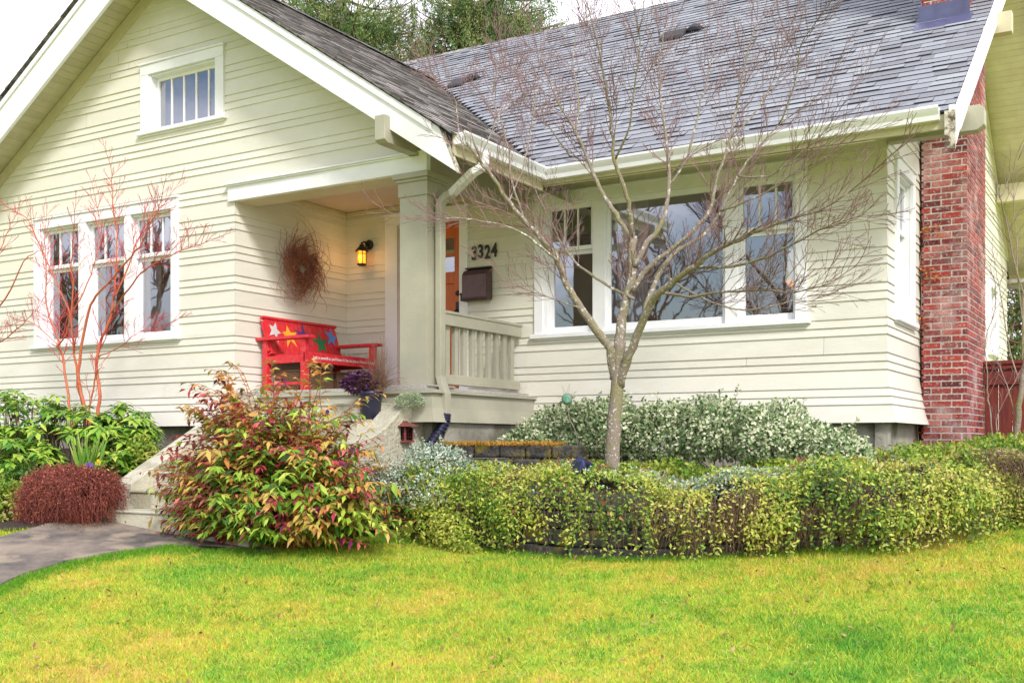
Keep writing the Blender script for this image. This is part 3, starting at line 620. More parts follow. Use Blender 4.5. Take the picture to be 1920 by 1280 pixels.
# ---- small things fixed by hand on the walls ----
hn = thing('house_number', 'black metal house number 3324 on the siding above the mailbox', 'house number', (-6.66, WY-.03, 3.62))
def text_mesh(s, size, name, m, parent, mw, **kw):
    cu = bpy.data.curves.new(name, 'FONT'); cu.body = s; cu.size = size; cu.extrude = .004; cu.offset = kw.pop('offset', .004); cu.align_x = 'CENTER'
    to = bpy.data.objects.new(name+'_c', cu); COL.objects.link(to); bpy.context.view_layer.update()
    dg = bpy.context.evaluated_depsgraph_get(); me = bpy.data.meshes.new_from_object(to.evaluated_get(dg)); bpy.data.objects.remove(to)
    me.transform(mw); me.materials.clear(); me.materials.append(m); off = WL.get(parent.name, np.zeros(3)) if parent else np.zeros(3)
    me.transform(Matrix.Translation(Vector(-off))); o = bpy.data.objects.new(name, me); COL.objects.link(o); o.parent = parent; WL[o.name] = off.copy(); return o
xs = (-6.795, -6.705, -6.612, -6.522)
for i, c in enumerate("3324"):
    text_mesh(c, .215, 'digit', M['black'], hn, Matrix.Translation((xs[i], WY-.028, 3.56+.012*(i % 2))) @ Matrix.Rotation(math.pi/2, 4, 'X') @ Matrix.Diagonal((.72, 1, 1, 1)), offset=.0065)
mbx = thing('mailbox', 'dark bronze wall mailbox below the house number', 'mailbox', (-6.72, WY-.1, 3.080))
mb = MB(); mb.prism([(-6.895, WY-.02, 3.100), (-6.895, WY-.02, 3.450), (-6.895, WY-.10, 3.420), (-6.895, WY-.135, 3.370), (-6.895, WY-.135, 3.100), (-6.895, WY-.11, 3.075), (-6.895, WY-.04, 3.075)], (.345, 0, 0)); mb.build('body', M['bronze'], mbx, bevel=.006)
mb = MB(); mb.box(-6.885, -6.56, WY-.143, WY-.136, 3.110, 3.370); mb.build('door', mat('mailbox_door', (.14, .07, .085), (.09, .045, .05), .35, 8), mbx, bevel=.003)
mb = MB(); mb.box(-6.90, -6.545, WY-.06, WY-.018, 3.450, 3.465); mb.build('lid', M['black'], mbx)
wl = thing('wall_lantern', 'lit amber wall lantern with black hood beside the front door', 'wall lamp', (-8.36, WY-.02, 3.85))
lx, ly = -8.345, WY-.15
mb = MB(); mb.lathe([(.062, 0), (.062, .015), (.045, .03), (.03, .035)], (-8.335, WY-.014, 3.875), 20, 'y'); mb.tube([(-8.335, WY-.04, 3.875), (-8.335, WY-.10, 3.90), (lx, ly, 3.88), (lx, ly, 3.84)], .012, 8); mb.build('mount', M['black'], wl, True)
mb = MB(); mb.lathe([(.085, 0), (.078, .012), (.045, .05), (.03, .065), (.03, .08), (.012, .095)], (lx, ly, 3.775), 20); mb.build('hood', M['black'], wl, True)
mb = MB(); mb.lathe([(.052, 0), (.052, .15)], (lx, ly, 3.627), 20); mb.build('glass_shade', M['lampglass'], wl, True)
mb = MB(); mb.lathe([(.035, -.012), (.058, 0), (.058, .014)], (lx, ly, 3.612), 20)
for i in range(6):
    q_ = i*math.pi/3+.3; mb.box(lx+.054*math.cos(q_)-.004, lx+.054*math.cos(q_)+.004, ly+.054*math.sin(q_)-.004, ly+.054*math.sin(q_)+.004, 3.62, 3.78)
mb.lathe([(.056, 0), (.056, .008)], (lx, ly, 3.74), 20); mb.build('cage', M['black'], wl)
pl_ = bpy.data.lights.new('lantern_light', 'POINT'); pl_.energy = 1.6; pl_.color = (1, .5, .16); pl_.shadow_soft_size = .06
po = bpy.data.objects.new('lantern_light', pl_); COL.objects.link(po); po.location = (lx+.0, ly-.1, 3.7)

# wreath of curly twigs
wr = thing('twig_wreath', 'wild round wreath of curly brown twigs on the porch side wall', 'wreath', (XI+.05, 9.56, 3.5))
T = Tubes(3); C0 = np.array([XI+.06, 9.56, 3.49])
for i in range(290):
    a = R_.uniform(0, 2*math.pi); r0 = R_.uniform(.06, .13); L = R_.uniform(.10, .38)*(1.4 if R_.random() < .22 else 1)*(1+.25*math.cos(a*2+.6)); P = []; aa = a; r = r0; x = R_.uniform(0, .05); ph = R_.uniform(0, 6); sw = R_.choice((-1, -1, -1, 1))*R_.uniform(.2, 1.3)
    n = 10
    for k in range(n):
        P.append(C0+np.array([x+.02*math.sin(ph+k*1.1), math.cos(aa)*r*1.05, math.sin(aa)*r]))
        r += L/n; aa += sw/n*1.9+.30*math.sin(ph+k*1.7)*(.09/max(r, .09)); r += .016*math.sin(ph*2+k*1.9); x += R_.uniform(-.010, .014); x = max(x, -.02)
    T.add(P, .0050, .0022)
for i in range(40):
    a0 = R_.uniform(0, 6.28); rr = R_.uniform(.06, .11); P = [C0+np.array([R_.uniform(.0, .05), math.cos(a0+k*.25)*rr*(1+.06*math.sin(k)), math.sin(a0+k*.25)*rr]) for k in range(12)]; T.add(P, .006, .004)
T.build('twigs', M['wreath'], wr)

# ---- red bench with painted stars ----
bn = thing('porch_bench', 'red painted wooden bench with five coloured stars on its slatted back', 'bench', (-8.3, 9.5, 2.0))
by0, by1 = 8.90, 10.16
for y in (by0, by1-.07):
    for x in (-8.62, -8.06):
        mb = MB(); mb.box(x, x+.07, y, y+.07, 2.0, 2.59); mb.build('leg', M['red'], bn, bevel=.004)
    mb = MB(); mb.box(-8.70, -7.93, y-.03, y+.10, 2.591, 2.625); mb.build('armrest', M['red'], bn, bevel=.006)
mb = MB(); mb.box(-8.62, -8.0, by0+.075, by1-.075, 2.415, 2.44)
mb.box(-8.015, -7.992, by0+.0, by1-.0, 2.33, 2.443); mb.box(-8.60, -8.05, by0+.012, by0+.045, 2.33, 2.414); mb.box(-8.60, -8.05, by1-.045, by1-.012, 2.33, 2.414)
mb.box(-8.56, -8.06, by0+.02, by0+.045, 2.09, 2.12); mb.box(-8.56, -8.06, by1-.045, by1-.02, 2.09, 2.12); mb.build('seat', M['red'], bn, bevel=.004)
BO = np.array([-8.50, 0, 2.46]); BD = norm(np.array([-.135, 0, .42])); BN = np.array([BD[2], 0, -BD[0]])
def bpt(y, h, n): return tuple(BO+BD*h+BN*n+np.array([0, y, 0]))
mb = MB(); ns = 11; sw_ = (by1-by0-.06)/ns
for i in range(ns):
    a = by0+.03+i*sw_; b = a+sw_-.008; mb.add([bpt(a, .0, 0), bpt(b, .0, 0), bpt(b, .40, 0), bpt(a, .40, 0), bpt(a, .0, -.02), bpt(b, .0, -.02), bpt(b, .40, -.02), bpt(a, .40, -.02)], [(0,1,2,3),(7,6,5,4),(0,4,5,1),(1,5,6,2),(2,6,7,3),(3,7,4,0)])
for h0, h1, n0, n1 in ((.401, .43, -.035, .015), (-.02, -.001, -.03, .012), (.02, .38, -.034, -.021)):
    mb.add([bpt(by0, h0, n1), bpt(by1, h0, n1), bpt(by1, h1, n1), bpt(by0, h1, n1), bpt(by0, h0, n0), bpt(by1, h0, n0), bpt(by1, h1, n0), bpt(by0, h1, n0)], [(0,1,2,3),(7,6,5,4),(0,4,5,1),(1,5,6,2),(2,6,7,3),(3,7,4,0)])
bk = mb.build('backrest', M['red'], bn, bevel=.003)
stars = [(9.05, .26, .12, 1.1, (.62, .62, .64)), (9.28, .22, .145, .35, (.85, .38, .04)), (9.53, .24, .155, 1.45, (.10, .04, .22)), (9.80, .18, .155, 1.6, (.01, .20, .07)), (10.02, .27, .13, 1.35, (.10, .28, .78))]
for i, (yc, hc, rr, rot, c) in enumerate(stars):
    P = []
    for k in range(10):
        q_ = rot+k*math.pi/5; r = rr*(1.05 if k % 2 == 0 else .42)*(1+.18*math.sin(k*2.3+i)); P.append(bpt(yc+r*math.cos(q_)*.88, hc+r*math.sin(q_), .0035))
    mb = MB(); mb.add([bpt(yc, hc, .0035)]+P, [(0, 1+k, 1+(k+1) % 10) for k in range(10)])
    mb.build('star', mat('star_paint_%d' % i, c, None, .4), bk, label=('silver', 'orange', 'dark purple', 'green', 'light blue')[i]+' painted star')
text_mesh("look to yourself or, you'll know it's fine that you are blessed, my lucky", .047, 'inscription', mat('white_lettering', (.85, .8, .8), None, .5), bn,
          Matrix.Translation((-7.989, (by0+by1)/2+.04, 2.375)) @ Matrix.Rotation(math.pi/2, 4, 'Z') @ Matrix.Rotation(math.pi/2, 4, 'X') @ Matrix.Diagonal((.80, 1, .3, 1)), offset=.0)
for i, (a, b) in enumerate(((8.99, 9.50), (9.56, 10.02))):
    bt = thing('wicker_basket', ('brown wicker basket with a lid under the near half of the red bench', 'brown wicker basket with a lid under the far half of the red bench')[i], 'basket', (-8.3, (a+b)/2, 2.0), 'wicker baskets under the bench')
    mb = MB(); n = 9
    for k in range(n): mb.box(-8.52+.003*(k % 2), -8.10-.003*(k % 2), a+.003*(k % 2), b-.003*(k % 2), 2.0+k*.026, 2.0+k*.026+.0255)
    mb.build('body', M['wicker'], bt); mb = MB(); mb.box(-8.53, -8.09, a-.01, b+.01, 2.236, 2.262); mb.build('lid', M['wicker'], bt, bevel=.01)
    mb = MB(); mb.tube([(-8.09, (a+b)/2-.06, 2.25), (-8.07, (a+b)/2-.05, 2.27), (-8.07, (a+b)/2+.05, 2.27), (-8.09, (a+b)/2+.06, 2.25)], .008, 6); mb.build('handle', M['wicker'], bt)

# ---- entry steps ----
st = thing('entry_steps', 'pale painted concrete steps with sloping side walls up to the porch', 'steps', (-7.3, 7.4, .7))
mb = MB(); NSTP = 8
for k in range(NSTP):
    zt = .68+.165*(k+1); yf = 6.50+.28*k
    x0 = -8.52 if k == 0 else -8.24
    if k < 7: mb.box(x0, -6.45, yf, 8.47, zt-.165 if k else .5, zt-.02); mb.box(x0, -6.45, yf-.015, 8.47, zt-.0199, zt)
mb.build('tread', M['step'], st, bevel=.006)
mb = MB(); yz = [(6.80, .6), (6.80, 1.07), (8.36, 1.93), (8.44, 1.95), (8.44, .6)]
mb.prism([(-8.49, y, z) for y, z in yz], (.245, 0, 0)); mb.build('side_wall', M['step'], st, bevel=.008)
mb = MB(); yz = [(6.80, .6), (6.80, 1.04), (8.02, 1.60), (8.12, 1.67), (8.22, 1.745), (8.32, 1.80), (8.40, 1.825), (8.62, 1.835), (8.62, .6)]
mb.prism([(-6.448, y, z) for y, z in yz], (.25, 0, 0)); mb.build('side_wall', M['stucco'], st, bevel=.012)

# ---- ground: one sheet, path, soil ----
bed = [(-7.1, 6.35), (-6.76, 6.29), (-6.15, 6.77), (-5.78, 7.2), (-5.53, 7.42), (-4.78, 7.42), (-4.18, 7.34), (-3.52, 7.4), (-3.0, 7.59), (-2.3, 7.95), (-1.79, 8.08), (-1.54, 8.33), (-1.34, 8.9), (-.9, 8.96), (0.5, 9.05), (3, 9.3)]
def inpoly(x, y, poly):
    x = np.asarray(x); y = np.asarray(y); c = np.zeros(x.shape, bool); n = len(poly)
    for i in range(n):
        x0, y0 = poly[i]; x1, y1 = poly[(i+1) % n]
        if y0 == y1: continue
        t_ = ((y0 > y) != (y1 > y)) & (x < (x1-x0)*(y-y0)/(y1-y0)+x0); c ^= t_
    return c
bedpoly = bed+[(3, 14), (-7.1, 14)]
pR = [(-6.2, 6.55), (-6.75, 6.42), (-7.08, 6.25), (-7.26, 5.9), (-7.34, 5.45), (-7.28, 5.0), (-7.0, 4.4), (-6.5, 3.7), (-5.6, 2.6), (-4.5, 1.4), (-3, .1)]
pL = [(-8.55, 6.55), (-8.52, 6.3), (-8.50, 6.1), (-8.45, 5.9), (-8.42, 5.7), (-8.36, 5.45), (-8.2, 5.0), (-7.9, 4.3), (-7.0, 2.9), (-5.9, 1.6), (-4.4, .1)]
pathpoly = pR+pL[::-1]
leftbed = [(-8.5, 6.6), (-8.46, 6.0), (-8.9, 5.72), (-9.6, 5.6), (-16, 5.6), (-16, 9), (-8.5, 9)]
gx = np.unique(np.concatenate([np.linspace(-300, -20, 15), np.linspace(-20, 8, 71), np.linspace(8, 300, 15)])); gy = np.unique(np.concatenate([np.linspace(-200, -6, 12), np.linspace(-6, 14, 51), np.linspace(14, 400, 15)]))
GX, GYY = np.meshgrid(gx, gy, indexing='ij'); GZ = gz(GX, GYY); nx, ny = GX.shape
FI = np.array([[i*ny+j, (i+1)*ny+j, (i+1)*ny+j+1, i*ny+j+1] for i in range(nx-1) for j in range(ny-1)])
def lawn_mat(name, flat=False):
    m, nt, b, N, Lk = _bsdf(name); b.inputs['Roughness'].default_value = .7; b.inputs['Specular IOR Level'].default_value = .25
    g = N('ShaderNodeNewGeometry'); n1 = N('ShaderNodeTexNoise'); n1.inputs['Scale'].default_value = .85; n1.inputs['Detail'].default_value = 10; n1.inputs['Roughness'].default_value = .72; Lk(g.outputs['Position'], n1.inputs['Vector'])
    mx = N('ShaderNodeMix'); mx.inputs[0].default_value = .24; Lk(n1.outputs['Fac'], mx.inputs[2]); Lk(g.outputs['Random Per Island'], mx.inputs[3])
    cr = N('ShaderNodeValToRGB'); e = cr.color_ramp.elements
    cols = [(.36, (.09, .30, .035)), (.45, (.22, .45, .045)), (.515, (.43, .54, .055)), (.58, (.58, .52, .06)), (.63, (.64, .45, .10)), (.74, (.58, .43, .21))]
    while len(e) < len(cols): e.new(.5)
    for i, (p, c) in enumerate(cols): e[i].position = p; e[i].color = (*c, 1)
    Lk(mx.outputs[0], cr.inputs[0]); hv = N('ShaderNodeHueSaturation'); wn = N('ShaderNodeTexWhiteNoise'); wn.noise_dimensions = '1D'; Lk(g.outputs['Random Per Island'], wn.inputs['W']); hr = N('ShaderNodeMapRange'); hr.inputs['To Min'].default_value = .66 if not flat else .85; hr.inputs['To Max'].default_value = 1.5 if not flat else .85; Lk(wn.outputs[0], hr.inputs[0]); Lk(hr.outputs[0], hv.inputs['Value']); Lk(cr.outputs[0], hv.inputs['Color']); Lk(hv.outputs[0], b.inputs['Base Color'])
    tr = N('ShaderNodeBsdfTranslucent'); Lk(cr.outputs[0], tr.inputs[0]); ms = N('ShaderNodeMixShader'); ms.inputs[0].default_value = .25
    Lk(b.outputs[0], ms.inputs[1]); Lk(tr.outputs[0], ms.inputs[2]); Lk(ms.outputs[0], nt.nodes['Material Output'].inputs[0]); return m
M['lawn'] = lawn_mat('lawn_green', True); M['blade'] = lawn_mat('grass_blade')
mesh_obj('lawn', np.stack([GX.ravel(), GYY.ravel(), GZ.ravel()], 1), FI, M['lawn'], None, True, kind='structure', label='yellow green mossy lawn sloping up to the house', cat='lawn')
def sheet(name, poly, dz, m, zf=None, step=.25, **kw):
    xs_ = [p[0] for p in poly]; ys_ = [p[1] for p in poly]; mb = MB()
    mb.poly(*[(x, y, (zf or gz)(x, y)+dz) for x, y in poly]); return mb.build(name, m, None, **kw)
mb = MB()
for i in range(len(pR)-1):
    for j in range(4):
        q_ = []
        for (ii, jj) in ((i, j), (i+1, j), (i+1, j+1), (i, j+1)):
            a, b = np.array(pR[ii]), np.array(pL[ii]); p = a+(b-a)*jj/4; q_.append((p[0], p[1], float(gz(p[0], p[1]))+.035))
        mb.poly(*q_)
    a, b = pR[i], pR[i+1]; mb.poly((a[0], a[1], float(gz(*a))+.035), (b[0], b[1], float(gz(*b))+.035), (b[0], b[1], float(gz(*b))-.02), (a[0], a[1], float(gz(*a))-.02))
mb.build('path', M['path'], None, kind='structure', label='weathered grey concrete front walk curving to the steps', cat='path')
def soil(name, poly, zf, lab):
    xs_ = np.arange(min(p[0] for p in poly)-.1, max(p[0] for p in poly)+.1, .15); ys_ = np.arange(min(p[1] for p in poly)-.1, max(p[1] for p in poly)+.1, .15)
    V = []; idx = {}; FI = []
    for x in xs_:
        for y in ys_:
            if inpoly(x+.075, y+.075, poly):
                q_ = []
                for (a, b) in ((x, y), (x+.15, y), (x+.15, y+.15), (x, y+.15)):
                    key = (round(a, 3), round(b, 3))
                    if key not in idx: idx[key] = len(V); V.append((a, b, zf(a, b)+.02*noise.noise(Vector((a*4, b*4, 0)))))
                    q_.append(idx[key])
                FI.append(tuple(q_))
    mesh_obj(name, V, FI, M['soil'], None, True, kind='structure', label=lab, cat='garden bed')
bedA = [(x+.12, y+.22) for x, y in bed[4:]]; bedA[0] = (-5.45, 7.6)
def bedz(x, y): return 1.06+.05*(y-8)+.03*math.sin(x*2)+.09*max(0, min(2, x+2.6))*min(1, max(0, y-8.6))
soil('garden_bed', bedA+[(3, 12.8), (-2.0, 12.8), (-2.0, 10.6), (-6.0, 10.6), (-6.0, 7.6)], bedz, 'dark soil of the raised bed behind the block wall')
soil('garden_bed', leftbed, lambda x, y: float(gz(x, y))+.02+max(0, (y-6.3))*.16, 'dark soil of the bed under the triple window')
soil('garden_bed', [(-7.0, 6.3), (-6.7, 6.35), (-6.2, 6.8), (-5.7, 7.3), (-5.5, 7.5), (-5.6, 8.4), (-6.2, 8.4), (-6.2, 6.9), (-7, 6.8)], lambda x, y: float(gz(x, y))+.03+max(0, y-7.2)*.3, 'dark soil below the multicoloured shrub')

M['asphalt'] = mat('asphalt', (.11, .11, .115), (.07, .07, .075), .9, 6, .4, 70); M['walk'] = mat('sidewalk_concrete', (.42, .40, .37), (.30, .29, .27), .85, 3, .4, 50)
for nm_, y0, y1, dz_, m_, lb in (('sidewalk', -4.6, -3.2, .012, M['walk'], 'unseen sidewalk behind the camera, added to cut the green bounce of the lawn'), ('road', -14.0, -6.0, .008, M['asphalt'], 'unseen asphalt street behind the camera, added to cut the green bounce of the lawn')):  # unseen grey strips behind the camera, added to reduce green bounce light
    xs_ = np.linspace(-60, 60, 61); mb = MB()
    for a, b in zip(xs_[:-1], xs_[1:]): mb.poly((a, y0, float(gz(a, y0))+dz_), (b, y0, float(gz(b, y0))+dz_), (b, y1, float(gz(b, y1))+dz_), (a, y1, float(gz(a, y1))+dz_))
    mb.build(nm_, m_, None, kind='structure', label=lb, cat=nm_)
# ---- retaining wall of mossy blocks ----
rw = thing('retaining_wall', 'low dry block retaining wall, dark and mossy, half covered by vines', 'retaining wall', (-3.5, 7.5, .55))
SEG = np.array(bed[4:], float)
for _ in range(3): SEG = np.concatenate([SEG[:1]]+[np.stack([.75*a+.25*b, .25*a+.75*b]) for a, b in zip(SEG[:-1], SEG[1:])]+[SEG[-1:]])
SL = np.concatenate([[0], np.cumsum(np.linalg.norm(np.diff(SEG, axis=0), axis=1))])
def along(s):
    s = np.clip(s, 0, SL[-1]-1e-4); i = np.searchsorted(SL, s, 'right')-1; t_ = (s-SL[i])/(SL[i+1]-SL[i]); p = SEG[i]+(SEG[i+1]-SEG[i])*t_; d_ = SEG[i+1]-SEG[i]; d_ = d_/np.linalg.norm(d_); return p, d_, np.array([d_[1], -d_[0]])
mb = MB()
for c in range(4):
    s = .0-.15*(c % 2)
    while s < 5.2:
        L_ = R_.uniform(.26, .34); p, d_, n_ = along(max(s, 0)+L_/2); zb = float(gz(*p))-.05+c*.135; back = .035*c+R_.uniform(-.01, .015)
        ctr = np.array([p[0], p[1], 0])+np.array([*(-n_*(back+.11+.05)), zb+.066]); mb.obox(ctr, np.array([*d_, 0])*(L_/2-.006), np.array([*(-n_), 0])*.11, (0, 0, .064)); s += L_
mb.build('block', M['moss'], rw, bevel=.02)
rw2 = thing('upper_retaining_wall', 'short upper block wall with orange moss cap beneath the porch side', 'retaining wall', (-5.6, 8.6, 1.1))
mb = MB(); 
for c in range(3):
    x = -6.15+.12*(c % 2)
    while x < -4.7:
        L_ = R_.uniform(.24, .33); mb.obox((x+L_/2, 8.62+.02*c, 1.12+c*.125), (L_/2-.006, 0, 0), (0, .12, 0), (0, 0, .058)); x += L_
mb.build('block', M['moss'], rw2, bevel=.02)
n = 2600; P = np.stack([NR.uniform(-6.15, -4.7, n), NR.uniform(8.5, 8.78, n), np.full(n, 1.42)+NR.uniform(0, .02, n)], 1)
V, FI = leaves(P, rnd_dirs(n, 1.0), NR.uniform(.02, .05, n), .012); mesh_obj('moss', V, FI, ramp_mat('moss_leaf', [(.18, .16, .02), (.40, .26, .03), (.50, .20, .03), (.45, .40, .05)], .9, 3, .5, .1), rw2)

# ------------------------------------------------------------------ plants
def blob_points(n, c, r, shell=.35, zmin=None):
    d = rnd_dirs(n); d[:, 2] = np.abs(d[:, 2])*NR.choice([1, 1, 1, -.5], n); rad = 1-shell*NR.random(n)**1.5
    P = np.array(c)+d*rad[:, None]*np.array(r); lump = np.array([noise.noise(Vector(p*3.1)) for p in P]); P += d*(lump[:, None]*.16*np.array(r)*2.0)
    if zmin is not None: k = P[:, 2] > zmin; P, d = P[k], d[k]
    return P, d
def shrub(name, label, cat, blobs, n, size, asp, leafm, stemm, zmin, group=None, up=.3, droop=.1, stems=60, inner=.35):
    c = np.mean([b[0] for b in blobs], axis=0); base = (c[0], c[1], zmin); t_ = thing(name, label, cat, base, group)
    vol = np.array([b[1][0]*b[1][1]+b[1][0]*b[1][2] for b in blobs]); vol /= vol.sum(); PP = []; DD = []
    for (cc, rr), w_ in zip(blobs, vol):
        P, d_ = blob_points(int(n*w_), cc, rr, inner, zmin); PP.append(P); DD.append(d_)
    P = np.concatenate(PP); d_ = np.concatenate(DD); D = d_*.6+rnd_dirs(len(P))*.9; D[:, 2] += up
    Nn = d_+rnd_dirs(len(P))*.7+np.array([0, 0, .5])
    L_ = NR.uniform(.7, 1.3, len(P))*size; V, FI = leaves(P, D, L_, L_*asp, Nn, droop=droop); mesh_obj('foliage', V, FI, leafm, t_)
    T = Tubes(3)
    for i in range(stems):
        cc, rr = blobs[R_.randrange(len(blobs))]; e = np.array(cc)+rnd_dirs(1, .5)[0]*np.array(rr)*R_.uniform(.75, .98); b = np.array([cc[0]+R_.uniform(-.3, .3)*rr[0], cc[1]+R_.uniform(-.3, .3)*rr[1], zmin])
        m_ = (b+e)/2+rnd_dirs(1)[0]*.05; T.add([b, m_, e], .006, .002)
    P2, D2 = [], []
    for i in range(stems):
        cc, rr = blobs[R_.randrange(len(blobs))]; d0 = rnd_dirs(1, .6)[0]; d0[2] = abs(d0[2]); b = np.array(cc)+d0*np.array(rr)*.85; L0 = R_.uniform(.04, .13); pts = [b+(d0*.6+np.array([0, 0, .6]))*L0*q_+NR.normal(size=3)*.006 for q_ in (0, .25, .5, .75, 1)]; T.add(pts, .003, .0015)
        for q_ in pts[1:]:
            for _ in range(4): P2.append(q_+NR.normal(size=3)*.008); D2.append(rnd_dirs(1, .3)[0])
    V, FI = leaves(np.array(P2), np.array(D2), size*.9, size*.9*asp, droop=droop); mesh_obj('foliage', V, FI, leafm, t_, label='leaves on stray upright shoots')
    T.build('stems', stemm, t_); return t_
VAR = ramp_mat('variegated_leaf', [(.03, .08, .025), (.15, .27, .09), (.44, .53, .29), (.74, .78, .54), (.84, .84, .66)], .45, 4, .2, .25)
VAR2 = ramp_mat('variegated_leaf_grey', [(.10, .20, .11), (.26, .38, .28), (.52, .60, .50), (.68, .72, .64)], .5, 3, .3, .2)
shrub('variegated_shrub', 'cream edged green shrub between the wall vent corner and the maple trunk', 'shrub', [((-5.05, 9.5, 1.42), (.55, .4, .42)), ((-4.6, 9.45, 1.5), (.42, .4, .38)), ((-5.3, 9.1, 1.4), (.25, .3, .2))], 10500, .042, .6, VAR, M['brownstem'], 1.08)
shrub('variegated_shrub', 'long cream edged green shrub right of the maple trunk under the big window', 'shrub', [((-4.1, 9.55, 1.45), (.5, .4, .40)), ((-3.5, 9.55, 1.48), (.5, .42, .40)), ((-2.95, 9.5, 1.42), (.5, .42, .38)), ((-2.45, 9.45, 1.3), (.38, .38, .28))], 19000, .042, .6, VAR, M['brownstem'], 1.05)
shrub('variegated_shrub', 'small silvery variegated shrub between the multicoloured bush and the vines', 'shrub', [((-5.35, 7.6, 1.18), (.33, .3, .27)), ((-5.58, 7.35, 1.02), (.28, .25, .25)), ((-5.2, 7.4, .98), (.3, .22, .22))], 6500, .028, .62, VAR2, M['brownstem'], .8)

# ground cover vines over the wall
def topz(s):  # height of the vine mound along the wall
    return 1.19+.04*math.sin(s*1.7)+.03*math.sin(s*4.1+1)+.03*math.sin(s*9.3)+.08*math.exp(-((s-3.7)/.5)**2)
V_, D_, N_, Z_ = [], [], [], []
n = 96000; ss = NR.uniform(-.2, SL[-1]-1.0, n); tt = NR.random(n)
for s, t_ in zip(ss, tt):
    if s > 5.7: continue
    p, d_, n_ = along(max(s, 0)); bul = .06+.34*math.exp(-((s-4.15)/.9)**2)+.10*math.exp(-((s-.6)/.5)**2); g0 = float(gz(*p)); zt = topz(s)+.03*math.exp(-((s-4)/1.)**2)
    if t_ < .42:   # lying on the bed
        o = -(t_/.42)**.8*1.9; z = zt-.03*(-o)+.05*NR.random()+.07*noise.noise(Vector((p[0]*3, p[1]*3+o*3, 0))); nn = np.array([n_[0]*.3, n_[1]*.3, 1.]); o += bul*.5
    else:
        q_ = (t_-.42)/.58; z = zt-(zt-g0)*q_; o = bul*math.sin(min(1, .35+q_*.9)*math.pi/2*1.3)*(1 if q_ < .75 else 1.25-q_*.35)
        lump = noise.noise(Vector((p[0]*2.6, z*3.2, 3.0)))+.55*noise.noise(Vector((p[0]*9, z*5, 7.0)))
        keep = 1.0-1.05*q_*(1.0-.75*math.exp(-((s-4.2)/1.0)**2)-.7*math.exp(-((s-.4)/.55)**2)-.0)+lump*1.3-.30*math.exp(-((s-3.2)/.5)**2)*(q_ > .25)-.75*math.exp(-((s-2.05)/.85)**2)*max(0, q_-.2)*2.0
        if lump < -.22 and q_ > .2: keep -= .5
        if NR.random() > keep: continue
        o += .12*lump+NR.uniform(-.03, .05); nn = np.array([n_[0], n_[1], .45])
    V_.append((p[0]+n_[0]*o, p[1]+n_[1]*o, z)); N_.append(nn); dd = NR.normal(size=3); dd[2] -= .5 if t_ > .42 else 0; D_.append(dd)
P = np.array(V_); Nn = np.array(N_)+NR.normal(size=P.shape)*.5; L_ = NR.uniform(.014, .044, len(P)); V, FI = leaves(P, np.array(D_), L_, L_*.50, Nn, droop=.15)
sel = []
for i in range(2600):
    s_ = R_.gauss(2.75, .28) if i % 3 else R_.uniform(.3, 4.6); p, d_, n_ = along(s_); o = R_.uniform(-.45, .16); sel.append((p[0]+n_[0]*o, p[1]+n_[1]*o, topz(s_)+R_.uniform(-.02, .07)-max(0, o-.04)*2.2))
Vv, Fv = leaves(np.array(sel), rnd_dirs(len(sel), .2), NR.uniform(.018, .036, len(sel)), .016); mesh_obj('ground_cover', Vv, Fv, VAR2, None, kind='stuff', label='grey white variegated leaves mixed into the vines on the wall top', cat='ground cover')
sel = []
for i in range(170): s_ = R_.uniform(.1, 5.4); p, d_, n_ = along(s_); o = R_.uniform(-.6, .16); sel.append((p[0]+n_[0]*o, p[1]+n_[1]*o, topz(s_)+.05-max(0, o)*R_.uniform(.5, 4)))
Vd, Fd = leaves(np.array(sel), rnd_dirs(len(sel), .1), NR.uniform(.04, .09, len(sel)), .035, fold=.6); mesh_obj('leaf_litter', Vd, Fd, ramp_mat('dead_leaf', [(.14, .05, .03), (.34, .12, .06), (.50, .26, .14)], .7, 3, .3, .2), None, kind='stuff', label='dead rust brown leaves caught in the vines', cat='leaf litter')
VINE = ramp_mat('vine_leaf', [(.02, .07, .01), (.08, .21, .025), (.25, .40, .045), (.50, .55, .08), (.66, .63, .16), (.32, .22, .09)], .45, 1.3, .5, .3)
mesh_obj('ground_cover', V, FI, VINE, None, kind='stuff', label='yellow green trailing vine leaves spilling over the block wall', cat='ground cover')
T = Tubes(3); V_, D_, N_ = [], [], []
for i in range(900):
    s = R_.uniform(0, 5.6)
    if 1.2 < s < 2.9 and R_.random() < .55: continue
    p, d_, n_ = along(s); z = topz(s)-.02+R_.uniform(-.1, .03); o = R_.uniform(.02, .12)+.30*math.exp(-((s-4.15)/.9)**2); L = R_.uniform(.12, .62); pts = []; wob = R_.uniform(-.3, .3); g0 = float(gz(*p))+.02
    for k in range(9):
        q_ = k/8; zz = z-L*q_
        if zz < g0: break
        o2 = o+.05*math.sin(q_*3)+.015*math.sin(k*2+i); pts.append(np.array([p[0]+n_[0]*o2+d_[0]*wob*L*q_, p[1]+n_[1]*o2+d_[1]*wob*L*q_, zz]))
        for side in (-1, 1):
            V_.append(pts[-1]); D_.append(np.array([d_[0]*side, d_[1]*side, -.6])+n_.tolist()[0]*0); N_.append(np.array([n_[0], n_[1], .6]))
    T.add(pts, .0022, .0014)
L_ = NR.uniform(.014, .046, len(V_)); V, FI = leaves(np.array(V_)+NR.normal(size=(len(D_), 3))*.012, np.array(D_)+NR.normal(size=(len(D_), 3))*.75, L_, L_*.5, np.array(N_)+NR.normal(size=(len(N_), 3))*.3, droop=.1)
mesh_obj('ground_cover', V, FI, VINE, None, kind='stuff', label='long strands of yellow vine leaves hanging down the block wall face', cat='ground cover')
